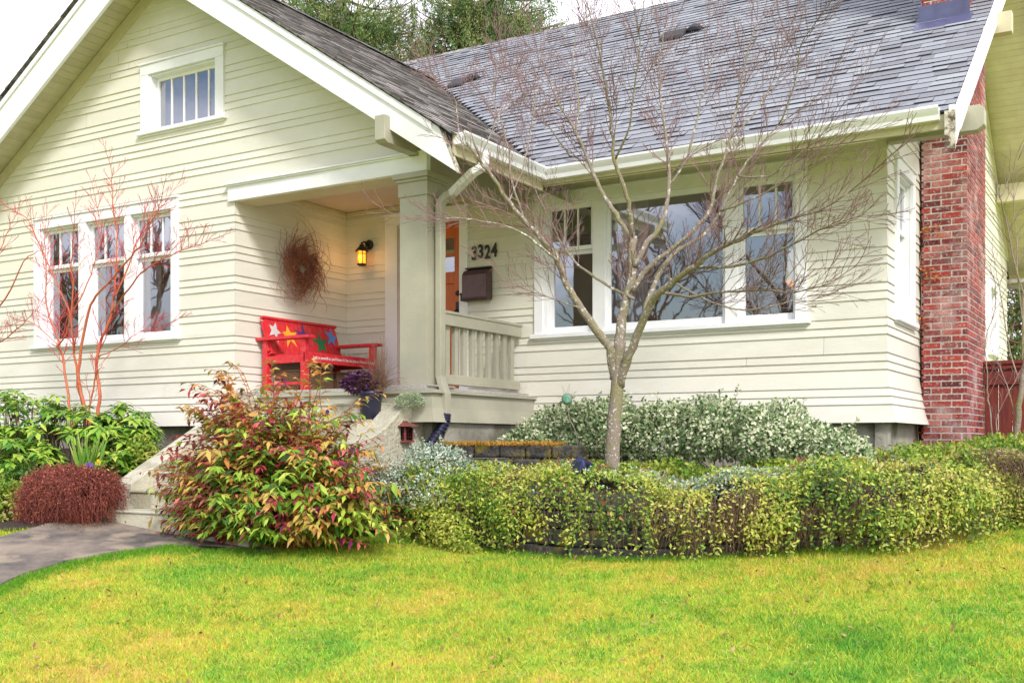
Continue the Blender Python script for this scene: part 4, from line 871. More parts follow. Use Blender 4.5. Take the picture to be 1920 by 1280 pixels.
for i in range(950):
    s = R_.gauss(3.35, .55); p, d_, n_ = along(s); z = topz(s)-R_.uniform(.08, .2); o = R_.uniform(.05, .14)+.2*math.exp(-((s-4.15)/.9)**2); L = R_.uniform(.15, .42); w1 = R_.gauss(0, .25)
    T.add([np.array([p[0]+n_[0]*(o+.04*math.sin(q_*3))+d_[0]*w1*L*q_, p[1]+n_[1]*(o+.04*math.sin(q_*3))+d_[1]*w1*L*q_, max(z-L*q_, float(gz(*p)))]) for q_ in (0, .25, .5, .75, 1)], .0024, .0016)
T.build('ground_cover', M['brownstem'], None, kind='stuff', label='thin brown trailing vine stems hanging on the block wall', cat='ground cover')
# green leafy cover behind and right
n = 34000; x = NR.uniform(-4.7, 1.2, n); y = NR.uniform(8.2, 11.6, n); ok = inpoly(x, y, [(p[0]+.1, p[1]+.1) for p in bed[9:]]+[(3, 12), (-2.2, 12.2), (-2.1, 10.2), (-3.2, 9.45), (-4.7, 9.3), (-4.7, 8.3), (-3.0, 8.3)]); x, y = x[ok], y[ok]
z = np.array([1.16+.10*max(0, min(2, a+2.6))*min(1, max(0, b-8.6))+.13*noise.noise(Vector((a*2, b*2, 0)))+.12*min(1, max(0, (b-9)/1.5)) for a, b in zip(x, y)])+NR.uniform(-.03, .08, len(x))
P = np.stack([x, y, z], 1); L_ = NR.uniform(.03, .06, len(P)); V, FI = leaves(P, rnd_dirs(len(P), .3), L_, L_*.5, droop=.15)
GRN = ramp_mat('periwinkle_leaf', [(.04, .12, .015), (.13, .28, .03), (.30, .43, .05), (.50, .50, .10), (.52, .42, .22)], .5, 1.5, .5, .3)
mesh_obj('ground_cover', V, FI, GRN, None, kind='stuff', label='green periwinkle spreading in front of the brick chimney', cat='ground cover')
# brown tangle with dark stems at the right end
br_ = thing('tangled_shrub', 'brown leggy tangle of stems and small leaves at the right end of the wall', 'shrub', (-.9, 9.3, .85))
T = Tubes(3)
for i in range(900):
    s = R_.uniform(4.9, 7.2); p, d_, n_ = along(s); z0 = R_.uniform(1.18, 1.40); pts = []; L = R_.uniform(.15, .5); w1 = R_.uniform(-.4, .4); o0 = R_.uniform(-.25, .1)
    for k in range(6): q_ = k/5; o = o0+.22*math.sin(q_*2.2); pts.append((p[0]+n_[0]*o+d_[0]*w1*q_*.5, p[1]+n_[1]*o+d_[1]*w1*q_*.5, z0+.05*math.sin(q_*3)-L*q_*q_))
    T.add(pts, .0028, .0015)
T.build('stems', M['brownstem'], br_)
n = 11000; ss = NR.uniform(4.85, 7.4, n); tt = NR.random(n)**1.5; P = []
for s, t_ in zip(ss, tt):
    p, d_, n_ = along(s); o = -.5+.7*NR.random() if t_ < .3 else .12+NR.uniform(-.08, .08); z = 1.40-.50*t_+.07*noise.noise(Vector((p[0]*4, t_*4, 1))); P.append((p[0]+n_[0]*o, p[1]+n_[1]*o, z))
L_ = NR.uniform(.02, .045, n); V, FI = leaves(np.array(P), rnd_dirs(n), L_, L_*.5); mesh_obj('foliage', V, FI, ramp_mat('tangle_leaf', [(.07, .11, .02), (.22, .26, .05), (.48, .42, .12), (.40, .30, .2), (.14, .08, .07)], .6, 3, .4, .2), br_)

# ---- leucothoe: arching stems with rows of drooping leaves ----
lc = thing('arching_shrub', 'big mounded shrub of arching stems with red, orange, yellow and green leaves', 'shrub', (-6.35, 6.95, .6))
T = Tubes(3); P, D, NN, Ls = [], [], [], []
LC = np.array([-6.50, 6.84, .70]); LR = np.array([1.26, .72, 1.02]); SETS = [([], [], [], []) for _ in range(3)]
for i in range(1250):
    a_, el = R_.uniform(0, 6.283), math.asin(R_.uniform(.02, 1)**.9); d_ = np.array([math.cos(a_)*math.cos(el), math.sin(a_)*math.cos(el), math.sin(el)])
    rad = R_.uniform(.6, 1.0)*(1+.22*math.sin(2*el))*(1+.55*noise.noise(Vector(d_*2.6)))
    if i > 980: a_ = R_.uniform(-2.9, .35); d_ = norm(np.array([math.cos(a_), math.sin(a_)*.9, R_.uniform(-.05, .35)])); rad = R_.uniform(.55, 1.06)
    if i <= 26: d_ = norm(np.array([R_.uniform(-.75, .45), R_.uniform(-.3, .3), 1.0])); rad = R_.uniform(1.15, 1.5)
    b = LC+np.array([R_.gauss(0, .22), R_.gauss(0, .12), -.12]); tip = LC+d_*LR*rad; tip[2] = max(tip[2], R_.uniform(.60, .80)); ctl = (b*.45+tip*.55); ctl[2] = max(b[2], tip[2])+R_.uniform(.0, .26)*(1-.6*d_[2]); n_k = 14; pts = []
    for k in range(n_k): q_ = k/(n_k-1); pts.append(b*(1-q_)**2+ctl*2*q_*(1-q_)+tip*q_*q_+NR.normal(size=3)*.006)
    pts = np.array(pts); T.add(pts, .005, .002)
    left = (LC[0]-tip[0])/LR[0]; hi_ = (tip[2]-.7)/1.1; cn = noise.noise(Vector(tip*2.4)); r_ = R_.random()
    w3 = np.array([max(.05, 1.05-.7*hi_-.35*max(0, left)-cn*.6), max(.05, .2+.62*hi_+cn*.5), max(.03, .10+.62*max(0, left)+.25*hi_-cn*.3)]); w3 = np.cumsum(w3/w3.sum()); st_ = SETS[int(np.searchsorted(w3, r_))]; big = R_.uniform(.8, 1.25)
    for k in range(4, n_k):
        seg = pts[k]-pts[k-1]; sd_ = norm(np.cross(seg, (0, 0, 1)))
        for side in (-1, 1):
            p = pts[k-1]+seg*(.5 if side > 0 else 0); st_[0].append(p); st_[1].append(norm(seg)*.65+sd_*side*.7+np.array([0, 0, -.15])+NR.normal(size=3)*.25); st_[2].append(np.array([0, 0, 1.])+NR.normal(size=3)*.4+d_*.5); st_[3].append(big*R_.uniform(.085, .165)*(1-.4*(k/(n_k-1))**3))
for (P, D, NN, Ls), cols_, lab in zip(SETS, ([(.02, .06, .01), (.06, .18, .02), (.18, .38, .035), (.42, .56, .07), (.64, .66, .12)], [(.22, .24, .05), (.50, .40, .08), (.66, .42, .12), (.68, .26, .08), (.62, .52, .14)], [(.05, .01, .03), (.22, .03, .09), (.46, .05, .07), (.66, .16, .15), (.52, .26, .22)]), ('green and yellow leaves low on the shrub', 'orange and golden leaves towards the top', 'crimson and purple leaves, mostly on the left')):
    P, D, NN, Ls = map(np.array, (P, D, NN, Ls)); V, FI = leaves(P, D, Ls, Ls*.35, NN, fold=.3, droop=.45)
    mesh_obj('foliage', V, FI, ramp_mat('shrub_leaf', cols_, .38, 3.5, .35, .28), lc, label=lab)
T.build('stems', mat('red_stem', (.40, .08, .05), (.25, .06, .03), .6), lc)

# ---- rhododendron ----
rh = thing('rhododendron', 'green rhododendron with long drooping leaf whorls below the triple window', 'shrub', (-10.2, 7.4, .9))
P, D, NN, Ls = [], [], [], []; T = Tubes(4)
whorls = []
for i in range(560):
    cc, rr = R_.choice((((-10.9, 7.3, 1.55), (.9, .5, .50)), ((-9.95, 7.45, 1.42), (.75, .45, .42)), ((-9.6, 7.8, 1.45), (.42, .3, .42)), ((-11.5, 7.1, 1.7), (.7, .4, .55)), ((-10.5, 6.8, 1.25), (.8, .4, .4)), ((-9.4, 7.5, 1.2), (.45, .3, .3)), ((-9.9, 6.9, 1.1), (.5, .3, .35)))); d_ = rnd_dirs(1, .35)[0]; p = np.array(cc)+d_*np.array(rr)*R_.uniform(.75, 1.03)
    if p[2] > .85: whorls.append((p, d_))
whorls += [(onY(u, v, Y), np.array([.2, -.4, .6])) for u, v, Y in ((955/3.66, 830, 7.9), (240, 790, 7.8), (262, 800, 7.8), (222, 770, 7.7), (215, 860, 7.2), (232, 850, 7.3), (110, 745, 7.4), (30, 760, 7.0), (8, 740, 7.0), (118, 768, 7.6))]
for p, d_ in whorls:
    ax = norm(d_*.5+np.array([0, 0, .9])); a = norm(np.cross(ax, (1, .2, .1))); b = np.cross(ax, a); nl = R_.randint(8, 13); ph = R_.uniform(0, 6)
    for k in range(nl):
        q_ = ph+k*2.4; dn = a*math.cos(q_)+b*math.sin(q_)+ax*R_.uniform(-.15, .7); P.append(p+ax*R_.uniform(0, .04)); D.append(dn); NN.append(ax+norm(dn)*-.2); Ls.append(R_.uniform(.11, .18))
    T.add([p+ax*.02, p-ax*.1, p-ax*.2+np.array([R_.uniform(-.1, .1), R_.uniform(0, .1), -.25])], .004, .007)
P, D, NN, Ls = map(np.array, (P, D, NN, Ls)); V, FI = leaves(P, D, Ls, Ls*.34, NN, fold=.2, droop=.55)
mesh_obj('foliage', V, FI, ramp_mat('rhododendron_leaf', [(.03, .11, .015), (.10, .28, .03), (.26, .48, .05), (.46, .62, .09), (.58, .66, .13)], .3, 2, .35, .25, spec=.6), rh); T.build('stems', M['brownstem'], rh)
# iris clump
ir = thing('iris_clump', 'upright sword leaved iris clump in front of the coral stemmed tree', 'plant', (-9.5, 7.0, .95)); P, D, Ls = [], [], []
q0 = onY(162, 880, 6.9)
for i in range(46): P.append(q0+np.array([R_.gauss(0, .05), R_.gauss(0, .05), -.1])); D.append((R_.gauss(0, .22), R_.gauss(0, .2), 1)); Ls.append(R_.uniform(.3, .62))
P, D, Ls = map(np.array, (P, D, Ls)); V, FI = leaves(P, D, Ls, .028, rnd_dirs(len(P)), fold=.3, droop=.12, mid=.5)
mesh_obj('blades', V, FI, ramp_mat('iris_leaf', [(.12, .30, .04), (.25, .45, .07), (.45, .55, .15)], .4, 3, .2, .3), ir)
# low greens at the far left edge
for (u, v, Y, r, lab) in ((12, 958, 6.3, .3, 'low bright green shrub at the left edge beside the walk'), (60, 930, 6.7, .35, 'dark green leafy shrub behind the rusty heather'), (255, 870, 7.6, .28, 'sprawling thin green shrub at the foot of the left step wall')):
    c = onY(u, v, Y); shrub('leafy_shrub', lab, 'shrub', [((c[0], c[1], c[2]), (r, r*.8, r*.9))], 1500, .055, .45, GRN if u != 60 else ramp_mat('dark_leaf', [(.02, .06, .01), (.06, .15, .02), (.14, .28, .04)], .4, 2, .3, .2), M['brownstem'], .66, stems=20)
# potted rusty heather
hp = thing('heather_pot', 'terracotta pot overflowing with rusty red heather at the foot of the steps', 'potted plant', (-8.75, 6.35, .68))
hc = onY(150, 935, 6.35); mb = MB(); mb.lathe([(.11, 0), (.17, .10), (.205, .23), (.22, .26), (.21, .30), (.19, .29)], (hc[0], hc[1], .72), 24); mb.build('pot', M['terracotta'], hp, True)
T = Tubes(3); bl = [((hc[0]+.02, hc[1], 1.04), (.38, .3, .15)), ((hc[0]-.12, hc[1], 1.05), (.26, .22, .15)), ((hc[0]-.38, hc[1]+.05, .95), (.36, .30, .26))]; P_, D_2 = [], []
for i in range(8500):
    cc, rr = R_.choice(bl); d_ = rnd_dirs(1, .35)[0]; e = np.array(cc)+d_*np.array(rr)*R_.uniform(.7, 1.12); b = np.array(cc)+d_*np.array(rr)*.45+np.array([0, 0, -.05])
    dn = R_.uniform(.02, .34)*(1-max(0, d_[2])); m_ = (b+e)/2+np.array([0, 0, .03]); e2 = e+np.array([d_[0]*.04+R_.gauss(0, .045), d_[1]*.04, -dn*(1 if cc[0] < hc[0]-.1 else .8)+R_.gauss(0, .03)]); pts = [b, m_, e+NR.normal(size=3)*.03, (e+e2)/2+NR.normal(size=3)*.03, e2]
    T.add(pts, .0022, .0014)
    for k in range(3): P_.append(pts[2]*(1-k/3)+pts[4]*k/3+NR.normal(size=3)*.008); D_2.append(rnd_dirs(1)[0])
T.build('stems', mat('heather_stem', (.34, .09, .06), (.16, .04, .035), .8, 12), hp)
V, FI = leaves(np.array(P_), np.array(D_2), .020, .011); mesh_obj('foliage', V, FI, ramp_mat('heather_leaf', [(.09, .02, .02), (.26, .055, .04), (.50, .15, .10), (.22, .05, .04)], .8, 6, .4, .1), hp)
# pansies in the pot
for lab, c, u, v, cc in (('yellow pansy blooming on top of the heather pot', (.85, .62, .02), 186, 866, (.25, .12, .01)), ('violet pansies blooming on top of the heather pot', (.22, .14, .62), 165, 873, (.08, .04, .3)), ('dark blue pansy in bloom behind the multicoloured shrub', (.04, .02, .30), 607, 772, (.5, .4, .5)), ('white pansy in bloom behind the multicoloured shrub', (.75, .75, .85), 590, 768, (.3, .3, .6))):
    p = onY(u, v, 6.5 if u < 300 else 7.75); t_ = thing('pansy', lab, 'flower', tuple(p-np.array([0, 0, .05]))); P, D, NN = [], [], []
    for f_ in range(4 if u < 300 else 2):
        c0 = p+np.array([R_.uniform(-.05, .05), R_.uniform(-.03, .03), R_.uniform(-.012, .012)])
        P, D, NN = [], [], []
        for k in range(5): q_ = k*1.2566; P.append(c0); D.append((math.cos(q_), -.15, math.sin(q_))); NN.append((0, -1, .3))
        V, FI = leaves(np.array(P), np.array(D), .028, .03, np.array(NN, float), fold=-.2, mid=.6); mesh_obj('petals', V, FI, ramp_mat('petal', [cc, c, c], .6, 3, .1, .3), t_)
    T = Tubes(4); T.add([p-np.array([0, 0, .1]), p], .003, .003); T.build('stem', M['brownstem'], t_)
    P = p+NR.normal(size=(40, 3))*np.array([.05, .04, .02])-np.array([0, 0, .04]); V, FI = leaves(P, rnd_dirs(40, .3), .035, .015); mesh_obj('foliage', V, FI, GRN, t_)

# porch planter
pp = onY(690, 752, 8.2); pp = np.array([pp[0], pp[1], 1.67])
pt = thing('porch_planter', 'dark planter with purple heuchera and dry grass on the steps by the column', 'potted plant', tuple(pp))
mb = MB(); mb.lathe([(.09, 0), (.115, .24), (.13, .27), (.12, .275)], (pp[0]+.03, pp[1], pp[2]-.0), 20); mb.build('pot', M['navy'], pt, True)
c = pp+np.array([-.06, -.02, .33]); P, d_ = blob_points(900, c, (.22, .18, .13), .6); L_ = NR.uniform(.03, .06, len(P)); V, FI = leaves(P, d_+rnd_dirs(len(P))*.5, L_, L_*.9, d_+np.array([0, 0, .8]))
mesh_obj('purple_foliage', V, FI, ramp_mat('heuchera_leaf', [(.03, .01, .04), (.09, .025, .08), (.18, .08, .18), (.10, .02, .03)], .4, 8, .4, .15), pt)
T = Tubes(3); g0 = pp+np.array([.13, 0, .27])
for i in range(420):
    a = R_.uniform(0, 6.28); L = R_.uniform(.12, .42); out = R_.uniform(.1, .9); pts = [g0+np.array([math.cos(a)*.04, math.sin(a)*.04, 0])]
    for k in range(1, 7): q_ = k/6; pts.append(g0+np.array([math.cos(a)*L*out*q_+.02*math.sin(k+i), math.sin(a)*L*out*q_*.7, L*(1-out*.6)*q_*(1.6-.9*q_*out)-.1*out*q_*q_]))
    T.add(pts, .0018, .0009)
T.build('dry_grass', mat('dry_grass', (.36, .22, .14), (.16, .08, .07), .8, 20), pt)
c = pp+np.array([.42, .10, .17]); P, d_ = blob_points(1500, c, (.15, .13, .10), .6); V, FI = leaves(P, d_+rnd_dirs(len(P))*.5, .022, .012); mesh_obj('pale_foliage', V, FI, ramp_mat('pale_leaf', [(.25, .33, .20), (.50, .58, .40), (.35, .42, .28)], .6, 6, .3, .2), pt)

# ---- trees from measured limbs ----
def limb_tree(name, label, cat, Y0, limbs, barkm, twigm, base, depth=1.0, jit=.13, ang=.6, tw=.55, r_sc=1.0, lvl=2, gap=.11, bias=(0, 0, .5), tmin=.25, group=None, up_mat=None):
    t_ = thing(name, label, cat, base, group); T = MB(); W = Tubes(3)
    for li, (pts, r0, r1, dy0, dy1) in enumerate(limbs):
        k = len(pts); P3 = []
        for i, (u, v) in enumerate(pts): q_ = i/(k-1); P3.append(onY(u, v, Y0+(dy0+(dy1-dy0)*q_**1.1)*depth))
        P3 = np.array(P3); D_ = [P3[0]]                   # smooth polyline
        for i in range(k-1):
            p0 = P3[max(i-1, 0)]; p1 = P3[i]; p2 = P3[i+1]; p3 = P3[min(i+2, k-1)]
            for s in (.25, .5, .75, 1): D_.append(.5*((2*p1)+(-p0+p2)*s+(2*p0-5*p1+4*p2-p3)*s*s+(-p0+3*p1-3*p2+p3)*s**3))
        D_ = np.array(D_); D_ += NR.normal(size=D_.shape)*.004; rr = np.linspace(r0, r1, len(D_))*r_sc; T.tube(D_, list(rr), 9)
        L = np.concatenate([[0], np.cumsum(np.linalg.norm(np.diff(D_, axis=0), axis=1))]); s = L[-1]*tmin if li else L[-1]; side = 1
        while s < L[-1]:
            i = min(np.searchsorted(L, s), len(D_)-1); i = max(i, 1); d_ = norm(D_[i]-D_[i-1]); side = -side; ax = norm(np.cross(d_, NR.normal(size=3)*.6+np.array([SN, -CS, 0.])))
            dd_ = norm(d_*.85+ax*side*.62+np.array([0, 0, .25])); dd_[2] = max(dd_[2], -.05)
            twig(W, D_[i], dd_, tw*R_.uniform(.35, 1.0)*(1-.35*s/L[-1]), min(.0055, max(.003, rr[i]*.35)), lvl, bias, gap*.85, ang, jit); s += gap*R_.uniform(.5, 1.3)
        if r1 < .008: twig(W, D_[-1], norm(D_[-1]-D_[-3]), tw*.9, max(.003, r1*r_sc*.9), lvl, bias, gap*.8, ang, jit)
    T.build('trunk', barkm, t_, True); W.build('crown', twigm, t_); return t_
TR = [([(1146, 885), (1150, 820), (1154, 760), (1160, 700), (1163, 640)], .066, .050, 0, 0),
 ([(1152, 712), (1144, 655), (1118, 618), (1090, 578), (1062, 532), (1042, 482), (1018, 452), (985, 415), (955, 380), (928, 340), (900, 300), (872, 262)], .040, .010, 0, -.9),
 ([(1160, 660), (1164, 610), (1172, 575), (1182, 530), (1186, 480), (1188, 445)], .046, .034, 0, .1),
 ([(1186, 470), (1172, 432), (1148, 392), (1124, 352), (1104, 305), (1080, 245), (1050, 200), (1030, 150), (1010, 100)], .026, .005, .1, .7),
 ([(1188, 450), (1180, 392), (1168, 345), (1152, 300), (1146, 225), (1132, 140), (1115, 60), (1098, 0)], .022, .004, .1, -.5),
 ([(1190, 500), (1214, 455), (1240, 420), (1254, 350), (1250, 270), (1240, 190), (1236, 120), (1248, 50)], .026, .004, .05, .5),
 ([(1160, 725), (1180, 665), (1204, 605), (1226, 560), (1262, 528), (1300, 500), (1345, 468), (1400, 442), (1450, 420), (1530, 395), (1590, 362)], .040, .006, 0, -.8),
 ([(1208, 600), (1216, 560), (1240, 505), (1270, 470), (1318, 440), (1350, 395), (1384, 330), (1420, 280), (1460, 235), (1520, 190)], .026, .004, 0, .9),
 ([(1184, 545), (1212, 505), (1244, 478), (1292, 440), (1328, 398), (1346, 330), (1368, 262), (1384, 190), (1398, 110), (1420, 40)], .024, .004, 0, .3),
 ([(1240, 548), (1290, 556), (1350, 548), (1420, 545), (1490, 548), (1550, 535)], .014, .004, 0, -.5),
 ([(1188, 560), (1150, 542), (1110, 515), (1078, 490), (1056, 462), (1040, 430), (1020, 390), (1000, 350)], .014, .004, 0, .6),
 ([(1045, 490), (1008, 455), (962, 428), (900, 414), (850, 408), (812, 412)], .012, .0035, -.45, -1.0),
 ([(1300, 500), (1370, 500), (1440, 480), (1520, 440), (1580, 415)], .014, .004, -.25, -1.1),
 ([(985, 415), (960, 340), (950, 260), (925, 180), (940, 100)], .010, .003, -.55, -.2),
 ([(1104, 305), (1070, 290), (1030, 240), (990, 190), (960, 120)], .010, .003, .45, .9),
 ([(1254, 350), (1290, 290), (1310, 210), (1330, 130), (1350, 50)], .012, .003, .3, .9),
 ([(1152, 300), (1180, 240), (1190, 160), (1200, 80), (1190, 10)], .010, .003, -.1, -.6),
 ([(1460, 235), (1490, 160), (1500, 90), (1530, 40)], .008, .003, .6, .2),
 ([(1250, 520), (1320, 560), (1380, 580), (1440, 575), (1500, 560)], .009, .003, 0, .4),
 ([(1350, 395), (1420, 370), (1500, 320), (1560, 290)], .010, .003, .3, .0),
 ([(1090, 578), (1040, 560), (1000, 548)], .007, .003, -.3, -.5),
 ([(1080, 245), (1085, 180), (1075, 110), (1090, 30)], .008, .003, .2, .7), ([(1384, 330), (1440, 330), (1500, 290), (1560, 230)], .009, .003, .3, .1), ([(1368, 262), (1410, 220), (1450, 150), (1470, 80)], .008, .003, .2, .5), ([(955, 380), (985, 300), (1000, 220), (1010, 150)], .008, .003, -.5, .1), ([(900, 300), (930, 230), (960, 180)], .006, .003, -.8, -.4),
 ([(872, 300), (860, 240), (850, 180), (800, 130)], .006, .002, -.8, -.6)]
limb_tree('japanese_maple', 'bare spreading maple with lichen spotted trunk in front of the big window', 'tree', 8.3, TR, M['lichen'], M['twig'], tuple(onY(1146, 885, 8.3)), 1.0, .09, .50, .70, 1.0, 2, .055, (-.06, 0, .42), .36)
CR = [([(160, 860), (163, 800), (158, 760), (148, 715), (150, 665), (165, 585), (186, 548), (205, 530)], .024, .010, 0, -.2),
 ([(138, 830), (131, 770), (124, 715), (114, 655), (100, 615), (87, 570), (86, 500), (84, 440)], .018, .004, 0, .3),
 ([(108, 650), (124, 625), (130, 590), (110, 540), (88, 490), (68, 445), (50, 410), (25, 395)], .010, .003, .05, -.3),
 ([(160, 790), (148, 725), (138, 650), (133, 600), (136, 540), (134, 480), (140, 430)], .016, .004, 0, -.3),
 ([(205, 530), (228, 500), (262, 462), (282, 420), (300, 390)], .012, .003, -.2, -.5),
 ([(182, 850), (184, 780), (186, 730), (180, 680), (190, 640), (205, 600), (214, 560), (218, 500), (218, 440), (212, 390), (210, 330)], .022, .004, 0, .2),
 ([(165, 800), (168, 760), (178, 715), (180, 690)], .010, .009, 0, 0),
 ([(210, 585), (235, 550), (262, 515), (300, 488), (340, 470), (385, 455)], .011, .003, .1, -.4),
 ([(214, 560), (240, 500), (262, 440), (290, 400), (310, 380)], .010, .003, .1, .4),
 ([(130, 590), (150, 560), (176, 500), (190, 440), (180, 380)], .008, .003, 0, .3),
 ([(183, 668), (225, 650), (262, 622), (310, 610)], .007, .002, 0, -.3),
 ([(110, 650), (80, 620), (50, 600), (20, 610)], .006, .002, 0, -.3)]
limb_tree('coral_bark_maple', 'bare multi stemmed tree with coral red bark before the triple window', 'tree', 7.85, CR, M['coral'], M['coraltwig'], tuple(onY(160, 860, 7.85)), .8, .10, .5, .46, 1.0, 2, .055, (0, 0, .40), .3)
CR2 = [([(-120, 900), (-100, 760), (-70, 660), (-30, 600), (10, 560), (45, 490), (75, 470)], .02, .003, 0, -.2), ([(-90, 700), (-60, 600), (-30, 520), (0, 470), (20, 420)], .012, .003, 0, .2), ([(-60, 650), (0, 640), (40, 610), (60, 590)], .010, .003, 0, -.2)]
limb_tree('coral_bark_maple', 'coral red twigs reaching in from the left edge beside the triple window', 'tree', 7.5, CR2, M['coral'], M['coraltwig'], tuple(onY(-120, 900, 7.5)), .8, .10, .5, .42, 1.0, 2, .06, (0, 0, .40), .3)
SR = [([(1905, 850), (1908, 790), (1915, 730), (1925, 660), (1935, 600)], .030, .02, 0, 0), ([(1862, 840), (1858, 780), (1852, 740), (1850, 700), (1848, 640), (1868, 560), (1856, 500)], .007, .003, 0, .3), ([(1880, 840), (1868, 790), (1890, 740), (1910, 700)], .006, .003, 0, .3),
 ([(1915, 730), (1890, 640), (1878, 560), (1870, 520)], .008, .003, 0, .3), ([(1935, 600), (1905, 500), (1888, 420), (1876, 370), (1865, 330)], .009, .003, 0, -.2), ([(1925, 660), (1912, 560), (1906, 440), (1900, 360)], .007, .003, 0, .3), ([(1876, 370), (1890, 340), (1908, 300)], .005, .002, -.1, 0), ([(1908, 790), (1880, 700), (1862, 660)], .006, .002, 0, .2)]
limb_tree('bare_shrub', 'leafless grey stemmed shrub before the red fence at the right edge', 'shrub', 11.2, SR, M['bark'], M['twig'], tuple(onY(1905, 850, 11.2)), 1.0, .13, .6, .5, 1.0, 2, .12, (0, 0, .2), .25)

# conifers behind the roof
def conifer(label, x, y, H, Rr, n, seed, zb=3.0, nb=520):
    rg = np.random.default_rng(seed); t_ = thing('cedar_tree', label, 'tree', (x, y, .9), 'tall cedars behind the roof'); T = MB(); T.tube([(x, y, .9), (x, y, H*.5), (x, y, H)], [.45, .3, .05], 10); W = Tubes(4)
    P, D, NN, L_ = [], [], [], []
    for b in range(nb):
        z = zb+(H-zb)*rg.random()**.85 if (H < 8 or b % 3 == 0) else rg.uniform(8, 15.5); R0 = Rr*(1-((z-zb)/(H-zb))**1.6)+.4; a = rg.uniform(0, 6.28); L = R0*rg.uniform(.72, 1.08); pts = []
        for k in range(7): q_ = k/6; pts.append(np.array([x+math.cos(a)*L*q_, y+math.sin(a)*L*q_, z-.28*L*math.sin(q_*2.4)*.6+.12*L*q_*q_]))
        pts = np.array(pts); W.add(pts, .05, .012); m = int(n/nb); ms = max(4, m//22)
        q_ = rg.uniform(.3, 1.02, ms); i = np.clip((q_*6).astype(int), 0, 5); f_ = q_*6-i; c = pts[i]*(1-f_)[:, None]+pts[i+1]*f_[:, None]+rg.normal(size=(ms, 3))*np.array([.2, .2, .08]); hl = rg.uniform(.15, .75, ms)
        j = rg.integers(0, ms, m); h_ = rg.random(m); p = c[j]+rg.normal(size=(m, 3))*np.array([.055, .055, .03])*(1.3-h_)[:, None]; p[:, 2] -= h_*hl[j]; P.append(p)
        d_ = rg.normal(size=(m, 3))*.55; d_[:, 2] -= .8; D.append(d_); NN.append(rg.normal(size=(m, 3))); L_.append(rg.uniform(.04, .11, m))
    P, D, NN, L_ = map(np.concatenate, (P, D, NN, L_)); V, FI = leaves(P, D, L_, L_*.34, NN, fold=.1, droop=.1, mid=.55)
    T.build('trunk', M['bark'], t_, True); W.build('branches', M['brownstem'], t_); mesh_obj('crown', V, FI, CED, t_)
CED = ramp_mat('cedar_spray', [(.02, .05, .02), (.05, .12, .035), (.11, .21, .06), (.21, .30, .09), (.32, .33, .13), (.30, .19, .08)], .6, 1.8, .62, .25)
p = onY(640, 0, 27); conifer('tall dark cedar with drooping sprays behind the gable roof', float(p[0]), 27, 21, 5.4, 420000, 3)
p = onY(895, 0, 29); conifer('tall pale cedar with drooping sprays, right beside the darker one above the roof', float(p[0])+.35, 29, 21, 4.3, 330000, 5)
p = onY(1915, 640, 24); conifer('low dark cedar seen through the gap between the house wall and the fence', float(p[0])+.7, 24, 5.8, 2.5, 80000, 9, .9, 260)

# ---- fence, pergola board, wires ----
fe = thing('fence', 'red brown stained board fence beside the brick chimney', 'fence', (0, 13.25, 1.0))
mb = MB(); x = -1.72
while x < 3.5: mb.box(x, x+.138, 13.2, 13.225, 1.0, 2.28); x += .144
mb.build('board', M['fence'], fe)
mb = MB(); mb.box(-1.73, 3.5, 13.17, 13.2, 2.10, 2.245); mb.box(-1.73, 3.5, 13.15, 13.25, 2.33, 2.37); mb.box(-1.73, 3.5, 13.17, 13.199, 2.28, 2.33); mb.build('rail', M['fence'], fe, bevel=.004)
pg = thing('pergola', 'weathered wooden pergola beam on a thin post behind the rear corner', 'pergola', (-2.0, 19.7, 1))
mb = MB(); mb.box(-2.3, 0.6, 19.75, 19.8, 4.02, 4.10); mb.box(-2.35, .6, 19.6, 19.95, 4.10, 4.16); mb.build('beam', M['weathered'], pg); mb = MB(); mb.tube([(-1.98, 19.72, .9), (-1.98, 19.72, 4.02)], .025, 8); mb.build('post', M['bark'], pg)

# ---- garden ornaments ----
cp = thing('drain_hose', 'black corrugated drain hose under the downspout', 'drain pipe', (-5.96, 8.66, 1.4)); P = [(-5.965, 8.655, 1.735), (-5.97, 8.645, 1.66), (-6.0, 8.60, 1.56), (-6.05, 8.55, 1.46), (-6.08, 8.5, 1.38)]
PP = []; rr = []
for i in range(len(P)-1):
    for k in range(12): q_ = k/12; PP.append(np.array(P[i])*(1-q_)+np.array(P[i+1])*q_); rr.append(.052+(.005 if (k//2) % 2 else -.003))
mb = MB(); mb.tube(PP, rr, 16); mb.build('hose', M['navy'], cp)
lp = onY(757, 826, 8.3); lt = thing('garden_lantern', 'rusty cast iron pagoda lantern beside the right step wall', 'lantern', tuple(lp-np.array([0, 0, .02])))
X, Y, Z = lp; mb = MB(); w_ = .058
for sx in (-1, 1):
    for sy in (-1, 1): mb.box(X+sx*w_-.008, X+sx*w_+.008, Y+sy*w_-.008, Y+sy*w_+.008, Z, Z+.13)
for k in range(4):
    for j in range(4):
        a = -w_+.029*(k+.5)
        mb.box(X-w_, X+w_, Y-w_-.004, Y-w_, Z+.02+j*.032, Z+.028+j*.032); mb.box(X+w_, X+w_+.004, Y-w_, Y+w_, Z+.02+j*.032, Z+.028+j*.032); mb.box(X+a-.004, X+a+.004, Y-w_-.004, Y-w_, Z+.01, Z+.13); mb.box(X+w_, X+w_+.004, Y+a-.004, Y+a+.004, Z+.01, Z+.13)
mb.box(X-.05, X+.05, Y-.045, Y+.05, Z, Z+.125); mb.box(X-.075, X+.075, Y-.075, Y+.075, Z-.015, Z+.0); mb.build('body', M['iron'], lt)
